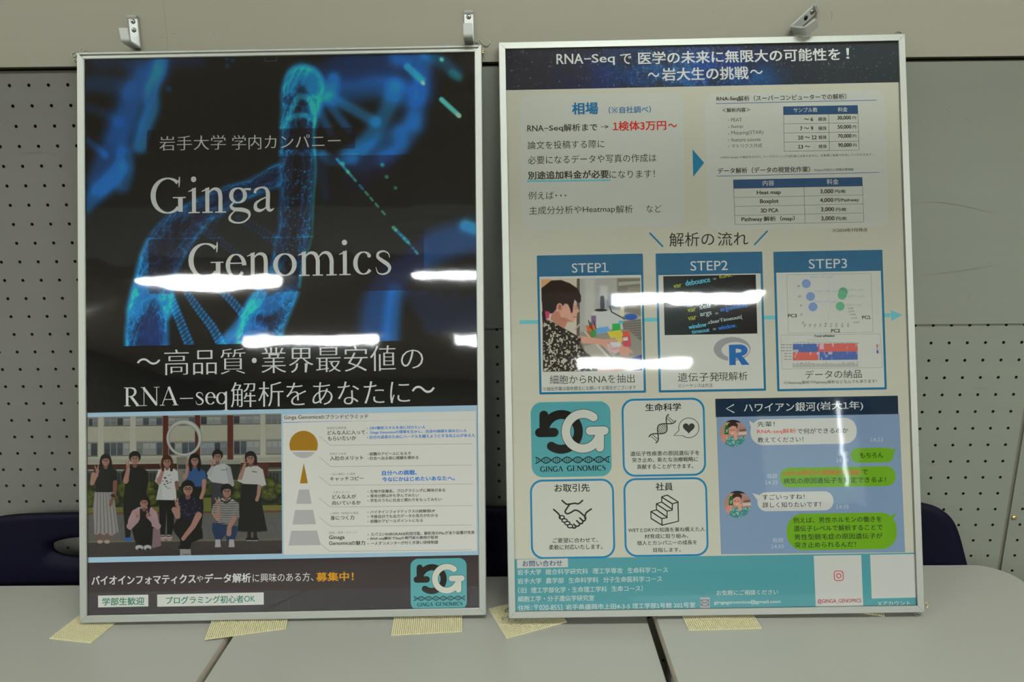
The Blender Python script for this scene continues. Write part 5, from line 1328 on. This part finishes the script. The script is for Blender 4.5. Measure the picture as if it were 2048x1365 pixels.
# contact band
s = Sec('contact_band', PR, R_sheet, *D11)
s.poly([(60, 138), (3990, 76), (4040, 650), (70, 650)], (72, 134, 140), 0.4)
s.poly([(113, 142), (598, 131), (600, 214), (116, 226)], (172, 172, 162), 1.6)
s.text('お問い合わせ', 168, 545, 208, 56, (18, 74, 110), 0.014)
CT = (168, 182, 176)
def words(pairs, yb, h, c=CT, off=0.012):
    for t, x0, x1 in pairs: s.text(t, x0, x1, yb + SLOPE*(x0-pairs[0][1]), h, c, off)
words((('岩手大学', 120, 345), ('総合科学研究科', 388, 790), ('理工学専攻', 836, 1120), ('生命科学コース', 1168, 1550)), 290, 54)
words((('岩手大学', 120, 347), ('農学部', 390, 560), ('生命科学科', 606, 890), ('分子生命医科学コース', 936, 1494)), 374, 54)
words((('（旧', 124, 204), ('理工学部化学・生命理工学科', 248, 970), ('生命コース）', 1016, 1312)), 462, 54)
words((('細胞工学・分子遺伝学研究室', 124, 850),), 544, 54)
words((('住所：', 126, 258), ('〒020-8551', 276, 555), ('岩手県盛岡市上田4-3-5', 580, 1190), ('理工学部1号館', 1212, 1586), ('201号室', 1608, 1812)), 628, 52)
s.at(*D12); s.rect(0, 470, 88, 562, (150, 152, 152), 1.6)
s.rrect(6, 489, 78, 545, 8, (40, 42, 42), 3, 4); s.line([(8, 492), (42, 522), (76, 490)], 4, (40, 42, 42), 4); s.line([(8, 543), (32, 516)], 4, (40, 42, 42), 4); s.line([(76, 541), (52, 514)], 4, (40, 42, 42), 4)
s.text('お気軽にご相談ください', 148, 694, 452, 46, CT, 0.012); s.text('gingagenomics@gmail.com', 125, 717, 536, 38, CT, 0.022)
s.poly([(1012, 98), (1434, 92), (1452, 542), (1030, 550)], (176, 176, 168), 1.6)
RS = (178, 52, 66); s.rrect(1190, 232, 1278, 322, 24, RS, 3, 7); s.ell(1234, 277, 19, 19, RS, 3, w=7); s.ell(1258, 252, 4, 4, RS, 3)
s.text('@GINGA_GENOMICS', 1046, 1434, 528, 44, (156, 40, 66), 0.01); 
s.poly([(1514, 90), (1912, 84), (1926, 470), (1528, 480)], (176, 176, 168), 1.6)
s.text('Xアカウント', 1582, 1870, 545, 42, CT, 0.012)
s.done()
bpy.data.objects.remove(_txto)

# ---------------------------------------------------------------- wall points seen from the photograph's stand
def on_y(x, y, Y):
    d = ((x-1024)/FPX)*RIGHT - ((y-682.5)/FPX)*UP + FWD
    t = (Y - CAM_POS[1])/d[1]; return CAM_POS + t*d
def on_z(x, y, Z):
    d = ((x-1024)/FPX)*RIGHT - ((y-682.5)/FPX)*UP + FWD
    t = (Z - CAM_POS[2])/d[2]; return CAM_POS + t*d
def to_local(P, w):
    q = np.array(w) - P.bc; return (q@P.ex, q@P.eu, q@P.n)

# ---------------------------------------------------------------- hanging fittings of the frames (parts of the posters)
def wire(P, root, pix, r, name, Y=None, w=None, closed=False, smooth=True, m=None, label=None):
    pts = []
    for (x, y) in pix:
        if w is None: q = to_local(P, on_y(x, y, Y))
        else:
            d = ((x-1024)/FPX)*RIGHT - ((y-682.5)/FPX)*UP + FWD; o = P.bc + P.n*w
            t = np.dot(o - CAM_POS, P.n)/(d@P.n); q = to_local(P, CAM_POS + t*d)
        pts.append(q)
    if smooth: pts = catmull(pts, 6, closed)
    return link(name, tube_mesh(name, pts, r, m or M_STEEL, 8, closed), parent=root, label=label)
o9 = lambda x, y: (940+x/9.75, 60+y/9.75)
wire(PL, L_root, [o9(150, 205), o9(190, 208), o9(225, 245), o9(270, 295), o9(320, 312), o9(362, 290), o9(382, 240), o9(360, 200), o9(315, 178), o9(265, 186)], 0.00062, 's_hook', w=-0.0105, label='thin steel S hook')
wire(PL, L_root, [o9(85, 200), o9(110, 235), o9(150, 262), o9(165, 235), o9(140, 212), o9(105, 245)], 0.0006, 'hanging_ring', w=-0.0105)
for k in range(3):
    a = o9(222, 378+36*k); b = o9(272, 378+36*k)
    wire(PL, L_root, [a, b], 0.0014, 'hanging_bracket', w=-0.0085, m=M_BRASS, smooth=False, label='yellow plated corner bracket')
o2 = lambda x, y: (130+x/17.06, 80+y/17.06)
wire(PL, L_root, [o2(250, 560), o2(235, 500), o2(300, 445), o2(380, 430), o2(410, 480), o2(370, 560), o2(300, 590)], 0.0009, 'hanging_ring', w=-0.006, closed=True)
wire(PL, L_root, [o2(320, 600), o2(330, 700), o2(380, 750)], 0.0010, 'hanging_bracket', w=-0.011)
wire(PL, L_root, [o2(400, 400), o2(470, 440), o2(560, 420), o2(640, 370), o2(600, 320), o2(545, 300), o2(525, 240)], 0.0008, 'hanging_ring', w=-0.0085)
wire(PL, L_root, [o2(500, 460), o2(580, 430), o2(650, 385), o2(720, 385)], 0.0008, 'hanging_ring', w=-0.0085)
wire(PL, L_root, [(163.5, 1249.5), (168, 1251), (174, 1249.5)], 0.0009, 'hanging_ring', w=-0.009)
o3 = lambda x, y: (985+x/15.17, 1190+y/15.17)
wire(PR, R_root, [o3(300, 700), o3(350, 650), o3(430, 645), o3(490, 680), o3(500, 760), o3(450, 795), o3(360, 790), o3(305, 750)], 0.0007, 'hanging_ring', w=-0.0085, closed=True)
wire(PR, R_root, [o3(395, 530), o3(392, 410), o3(500, 408)], 0.0007, 'hanging_bracket', w=-0.0095, smooth=False)
wire(PR, R_root, [o3(402, 470), o3(500, 468)], 0.0014, 'hanging_bracket', w=-0.0095, smooth=False)
wire(PR, R_root, [o3(560, 745), o3(610, 790), o3(660, 805), o3(715, 785), o3(725, 750)], 0.0008, 'hanging_ring', w=-0.0075)
o4 = lambda x, y: (1780+x/17.07, 1180+y/17.07)
wire(PR, R_root, [o4(790, 825), o4(850, 870), o4(930, 895), o4(1010, 865), o4(1060, 825)], 0.0008, 'hanging_ring', w=-0.0085)
wire(PR, R_root, [o4(1190, 440), o4(1250, 455), o4(1278, 520), o4(1270, 590), o4(1220, 600)], 0.0009, 'hanging_ring', w=-0.0085, m=M_BRASS)
wire(PR, R_root, [(1791, 66.5), (1793, 64.2), (1802, 65.2), (1801, 68)], 0.0007, 'hanging_ring', w=-0.0095)

# ---------------------------------------------------------------- old scratches on the boards
def scratch(pix, parent, Y, w=0.00032):
    P3 = np.array([on_y(x, y, Y) for x, y in pix]); P3 = catmull(P3, 6); n = len(P3)
    t = np.gradient(P3, axis=0); t /= np.linalg.norm(t, axis=1)[:, None]; nn = np.c_[-t[:, 2], 0*t[:, 0], t[:, 0]]
    ww = w*np.sin(np.linspace(0.15, math.pi-0.15, n))[:, None]
    V = np.r_[P3+nn*ww, P3-nn*ww]
    o = link('scratch', mesh('scratch', V, [(i, i+1, n+i+1, n+i) for i in range(n-1)], M_SCR), parent=parent)
byname = bpy.data.objects
for pix, par, Y in (([(1826, 407), (1880, 405), (1940, 415), (1988, 428)], 'trim_8', -0.0033), ([(1833, 553), (1900, 545), (1960, 536), (2000, 529)], 'trim_8', -0.0033),
                    ([(1892, 222), (1897, 216), (1901, 210)], 'trim_8', -0.0033), ([(1928, 236), (1935, 240), (1937, 247)], 'trim_8', -0.0033), ([(1934, 610), (1938, 598), (1941, 586)], 'trim_8', -0.0033),
                    ([(0, 256), (12, 246), (25, 228)], 'trim_5', -0.0003), ([(42, 307), (80, 305), (120, 309), (152, 315)], 'trim_5', -0.0003), ([(30, 750), (60, 757), (110, 760), (150, 757)], 'trim_5', -0.0003),
                    ([(40, 765), (56, 768), (68, 768)], 'trim_5', -0.0003), ([(90, 867), (110, 868), (140, 873)], 'trim_5', -0.0003), ([(1850, 925), (1870, 930), (1884, 928)], 'trim_6', -0.0003), ([(1940, 777), (1960, 777), (1976, 778)], 'trim_6', -0.0003),
                    ([(321, 72), (324, 75), (326, 78)], 'trim_2', -0.0083), ([(344, 68), (347, 67), (350, 68)], 'trim_3', -0.0083), ([(426, 67), (430, 66)], 'trim_3', -0.0083), ([(1660, 20), (1664, 30), (1662, 42)], 'trim_3', -0.0083), ([(1425, 22), (1427, 24)], 'trim_3', -0.0083)):
    scratch(pix, byname[par], Y)

# ---------------------------------------------------------------- coat hooks on the rail
def rounded(pts, r, n=5):
    """round every corner of an open (y,z) polyline by r[i]"""
    out = [np.array(pts[0], float)]
    for i in range(1, len(pts)-1):
        p0, p1, p2 = (np.array(pts[j], float) for j in (i-1, i, i+1))
        a = (p0-p1)/np.linalg.norm(p0-p1); b = (p2-p1)/np.linalg.norm(p2-p1)
        s0 = p1 + a*r[i]; s1 = p1 + b*r[i]
        for k in range(n+1):
            t = k/n; out.append((1-t)**2*s0 + 2*t*(1-t)*p1 + t*t*s1)
    out.append(np.array(pts[-1], float)); return np.array(out)
def coat_hook(label, cx, cz, rot, screws, w=0.0134, twist=0.0):
    root = bpy.data.objects.new('coat_hook', None); COL.objects.link(root); root.empty_display_size = 0.02
    root.matrix_world = Matrix.Translation((cx, -0.0080 - 0.0042*(twist > 0), cz)) @ Matrix.Rotation(rot, 4, 'Y') @ Matrix.Rotation(twist, 4, 'Z')
    root['label'] = label; root['category'] = 'hook'; root['group'] = 'metal coat hooks on the rail'
    th = 0.0034
    # centreline in (y, z) about the plate centre, drawn from the top lip down and round to the front tip
    c = rounded([(-0.0062, 0.0205), (-0.0018, 0.0225), (-0.0018, -0.0215), (-0.0275, -0.0185), (-0.0305, -0.0005)], [0, .0016, .0022, .0036, 0])
    t = np.gradient(c, axis=0); t /= np.linalg.norm(t, axis=1)[:, None]; n = np.c_[-t[:, 1], t[:, 0]]
    A = c + n*th/2; B = c - n*th/2; prof = list(A) + list(B[::-1])
    v, f = extrude_profile([tuple(q) for q in prof], -w/2, w/2)
    m = len(c); N = 2*m
    f = [(i, (i+1) % N, N+(i+1) % N, N+i) for i in range(N)]
    f += [(i, i+1, N-2-i, N-1-i) for i in range(m-1)] + [(N+i, N+i+1, N+N-2-i, N+N-1-i) for i in range(m-1)]
    me = mesh('hook_body', v, f, M_ALU2)
    bm = bmesh.new(); bm.from_mesh(me); bmesh.ops.recalc_face_normals(bm, faces=bm.faces)
    es = [e for e in bm.edges if len(e.link_faces) == 2 and e.calc_face_angle(0) > 0.9]
    bmesh.ops.bevel(bm, geom=es, offset=0.0006, segments=2, affect='EDGES'); bm.to_mesh(me); bm.free()
    link('hook_body', me, parent=root)
    for z in (0.0148, 0.0030):
        y0 = -0.0034
        link('screw_recess', tube_mesh('screw_recess', [(0, y0+0.0006, z), (0, y0-0.0002, z)], [0.0035, 0.0035], M_DARK, 20), parent=root, label='dark countersunk ring')
        if screws:
            s_ = tube_mesh('screw', [(0, y0, z), (0, y0-0.0006, z), (0, y0-0.0011, z)], [0.0030, 0.0029, 0.0021], M_SCREW, 20)
            so = link('screw', s_, parent=root)
            bm = bmesh.new()
            for a in (0.3, 0.3+math.pi/2):
                r = bmesh.ops.create_cube(bm, size=1.0)
                for vv in r['verts']:
                    x, y, zz = vv.co.x*0.0028, vv.co.y*0.0003, vv.co.z*0.0007
                    vv.co = (x*math.cos(a) - zz*math.sin(a), y0-0.00115+y, z + x*math.sin(a) + zz*math.cos(a))
            link('screw_slot', bm_mesh('screw_slot', bm, M_DARK), parent=so)
        if screws == 1 and z > 0.01: screws = 0
    return root
coat_hook('leftmost metal coat hook, upright, above the left poster beside its left corner', 0.2082, 1.5712, 0.02, 2)
coat_hook('middle metal coat hook, upright, above the right corner of the left poster', 0.7083, 1.5722, 0.0, 2)
coat_hook('tilted metal coat hook leaning right above the right poster', 1.2030, 1.5785, math.radians(48), 1, 0.0142, math.radians(30))

# ---------------------------------------------------------------- desks
def desk(label, x0, x1, yb, zt, rb):
    root = bpy.data.objects.new('school_desk', None); COL.objects.link(root)
    yf = yb - 0.45; root.location = ((x0+x1)/2, (yb+yf)/2, 0); cx, cy = root.location.x, root.location.y
    root['label'] = label; root['category'] = 'desk'; root['group'] = 'white school desks in a row'
    hw, hd, th = (x1-x0)/2, 0.225, 0.021
    def loop(off, z, n=10):
        pts = []
        for (sx, sy, a0) in ((1, 1, 0), (-1, 1, 90), (-1, -1, 180), (1, -1, 270)):
            r = rb
            for k in range(n+1):
                a = math.radians(a0+90*k/n); pts.append((sx*(hw-r) + (r-off)*math.cos(a), sy*(hd-r) + (r-off)*math.sin(a), z))
        return pts
    # laminate top
    L = [loop(0.0, zt-0.0014), loop(0.0002, zt-0.0006), loop(0.0009, zt)]
    n = len(L[0]); V = [q for l in L for q in l]
    F = [(j*n+i, j*n+(i+1) % n, (j+1)*n+(i+1) % n, (j+1)*n+i) for j in range(2) for i in range(n)] + [tuple(range(2*n, 3*n)), tuple(reversed(range(n)))]
    link('desk_top', mesh('desk_top', V, F, M_DESK), parent=root)
    L = [loop(0.004, zt-th), loop(0.0008, zt-th+0.003), loop(-0.0003, zt-th/2), loop(0.0, zt-0.0014)]
    V = [q for l in L for q in l]
    F = [(j*n+i, j*n+(i+1) % n, (j+1)*n+(i+1) % n, (j+1)*n+i) for j in range(3) for i in range(n)] + [tuple(range(3*n, 4*n)), tuple(reversed(range(n)))]
    link('edge_band', mesh('edge_band', V, F, M_EDGE), parent=root, label='taupe moulded edge under the white top')
    bm = bmesh.new(); box_bm(bm, -hw+0.05, hw-0.05, -hd+0.04, hd-0.04, zt-th-0.11, zt-th-0.001, 0.004)
    link('book_tray', bm_mesh('book_tray', bm, M_LEG), parent=root)
    for sx in (-1, 1):
        for sy in (-1, 1):
            x, y = sx*(hw-0.05), sy*(hd-0.05)
            link('leg', tube_mesh('leg', [(x, y, zt-th-0.002), (x, y, 0.02), (x, y, 0.0)], [0.0125, 0.0125, 0.014], M_LEG, 12), parent=root)
    return root
desk('left white school desk, under the left part of the left poster', -0.2450, 0.3528, -0.1010, 0.7100, 0.045)
desk('middle white school desk, between the two dark gaps, under both posters', 0.3650, 0.9638, -0.0885, 0.7130, 0.045)
desk('right white school desk, its rounded back corner showing right of the posters', 0.9745, 1.5725, -0.0810, 0.7235, 0.050)

# ---------------------------------------------------------------- non-slip mesh pads
def pad(label, origin, du, W_, D_, z):
    du = np.array(du, float); du /= np.linalg.norm(du); dv = np.array([-du[1], du[0]])
    p_ = 0.0030; nx = int(W_/p_); ny = int(D_/p_)
    V = []; F = []
    def bump(cx, cy, rx, ry, z0, z1):
        b = len(V); n = 6
        for (k, zz) in ((1.0, z0), (1.0, z0+(z1-z0)*.55), (0.55, z1)):
            for i in range(n):
                a = 2*math.pi*i/n; x, y = cx + rx*k*math.cos(a), cy + ry*k*math.sin(a); q = du*x + dv*y; V.append((origin[0]+q[0], origin[1]+q[1], zz))
        for j in range(2):
            for i in range(n): F.append((b+j*n+i, b+j*n+(i+1) % n, b+(j+1)*n+(i+1) % n, b+(j+1)*n+i))
        F.append(tuple(range(b+2*n, b+3*n)))
    def bar(x0, y0, x1, y1, z0, z1):
        b = len(V)
        for zz in (z0, z1):
            for (x, y) in ((x0, y0), (x1, y0), (x1, y1), (x0, y1)): q = du*x + dv*y; V.append((origin[0]+q[0], origin[1]+q[1], zz))
        F.extend([(b+4, b+5, b+6, b+7), (b, b+1, b+5, b+4), (b+1, b+2, b+6, b+5), (b+2, b+3, b+7, b+6), (b+3, b, b+4, b+7)])
    for j in range(ny):
        for i in range(nx): bump((i+.5)*p_, (j+.5)*p_, p_*.40, p_*.36, z, z+0.0024)
        bar(0.001, (j+.5)*p_-.00045, nx*p_-.001, (j+.5)*p_+.00045, z+.0002, z+0.0013)
    for i in range(nx): bar((i+.5)*p_-.00045, 0.001, (i+.5)*p_+.00045, ny*p_-.001, z+.0002, z+0.0013)
    # origin as object origin
    V = [(a-origin[0], b-origin[1], c-z) for a, b, c in V]
    o = link('anti_slip_pad', mesh('anti_slip_pad', V, F, M_PAD), label=label, cat='mat', group='yellow anti-slip pads under the posters')
    o.location = (origin[0], origin[1], z); return o
pad('yellow mesh anti-slip pad under the left corner of the left poster', (0.0995, -0.2362), (0.0671, -0.0104), 0.069, 0.105, 0.7101)
pad('yellow mesh anti-slip pad lying across the left desk gap', (0.3278, -0.2449), (0.110, 0.0232), 0.1125, 0.062, 0.7131)
pad('yellow mesh anti-slip pad under the emblem end of the left poster', (0.5916, -0.2385), (0.1042, 0.0078), 0.1045, 0.060, 0.7131)
pad('yellow mesh anti-slip pad turned askew at the left corner of the right poster', (0.757, -0.2467), (0.0875, 0.0361), 0.0980, 0.0755, 0.7131)
pad('yellow mesh anti-slip pad under the middle of the right poster, right of the gap', (1.0135, -0.2459), (0.1074, 0.0033), 0.1075, 0.060, 0.7236)
pad('small showing corner of a yellow mesh pad near the right end of the right poster', (1.2480, -0.2010), (0.058, -0.0165), 0.0605, 0.045, 0.7236)

# ---------------------------------------------------------------- chairs behind the desks
def chair(label, cx, cy, ztop, hw, w_top):
    root = bpy.data.objects.new('school_chair', None); COL.objects.link(root); root.location = (cx, cy, 0)
    root['label'] = label; root['category'] = 'chair'; root['group'] = 'navy plastic chairs behind the desks'
    H_ = 0.26; N = 96
    def outer(k):
        a = 2*math.pi*k/N; c, s_ = math.cos(a), math.sin(a)
        e = 2/7.0; x = math.copysign(abs(c)**e, c); z = math.copysign(abs(s_)**e, s_)
        zz = ztop - H_/2 + z*H_/2
        t = (zz - (ztop-H_))/H_
        wd = hw*(1-t) + w_top*t
        return x*wd, zz
    def hole(k):
        a = 2*math.pi*k/N; c, s_ = math.cos(a), math.sin(a); e = 2/2.4
        return math.copysign(abs(c)**e, c)*0.078, (ztop-0.062) + math.copysign(abs(s_)**e, s_)*0.0205 - 0.010*(abs(c)**2)*0
    R_ = 9; V = []; F = []
    def depth(x, z):
        t = (z-(ztop-H_))/H_
        return 0.10*(x*x)/0.05*0.12 + 0.035*max(0.0, (0.5-t))**2*-1 
    for side, off in ((0, -0.007), (1, 0.007)):
        for j in range(R_):
            t = j/(R_-1)
            for k in range(N):
                ox, oz = outer(k); hx, hz = hole(k)
                x = hx + (ox-hx)*t; z = hz + (oz-hz)*t
                rim = 0.0 if 0 < j < R_-1 else 0.45
                V.append((x, depth(x, z)*-1 + off*(1-rim), z))
    for side in (0, 1):
        for j in range(R_-1):
            for k in range(N):
                a, b = side*R_*N + j*N + k, side*R_*N + j*N + (k+1) % N
                F.append((a, b, b+N, a+N) if side == 0 else (a+N, b+N, b, a))
    for j in (0, R_-1):
        for k in range(N):
            a, b = j*N+k, j*N+(k+1) % N; F.append((a, b, b+R_*N, a+R_*N) if j else (b, a, a+R_*N, b+R_*N))
    link('backrest', mesh('backrest', V, F, M_CHAIR, smooth=True), parent=root, label='navy plastic back with an oval hand slot')
    bm = bmesh.new(); box_bm(bm, -0.20, 0.20, -0.43, -0.035, 0.415, 0.432, 0.008, 3)
    link('seat', bm_mesh('seat', bm, M_CHAIR), parent=root)
    for sx in (-1, 1):
        link('leg', tube_mesh('leg', [(sx*.17, -0.03, ztop-H_*.75), (sx*.175, -0.035, 0.42), (sx*.18, -0.012, 0.0)], 0.0105, M_LEG, 10), parent=root)
        link('leg', tube_mesh('leg', [(sx*.17, -0.38, 0.417), (sx*.18, -0.41, 0.0)], 0.0105, M_LEG, 10), parent=root)
    return root
chair('navy plastic chair at far left, its hand slot showing beside the left poster', 0.068, -0.060, 0.8180, 0.280, 0.195)
chair('navy plastic chair seen only in the gap between the two posters', 0.640, -0.060, 0.8245, 0.280, 0.195)
chair('navy plastic chair behind the right desk, its rounded shoulder showing right of the posters', 1.288, -0.060, 0.8295, 0.284, 0.195)
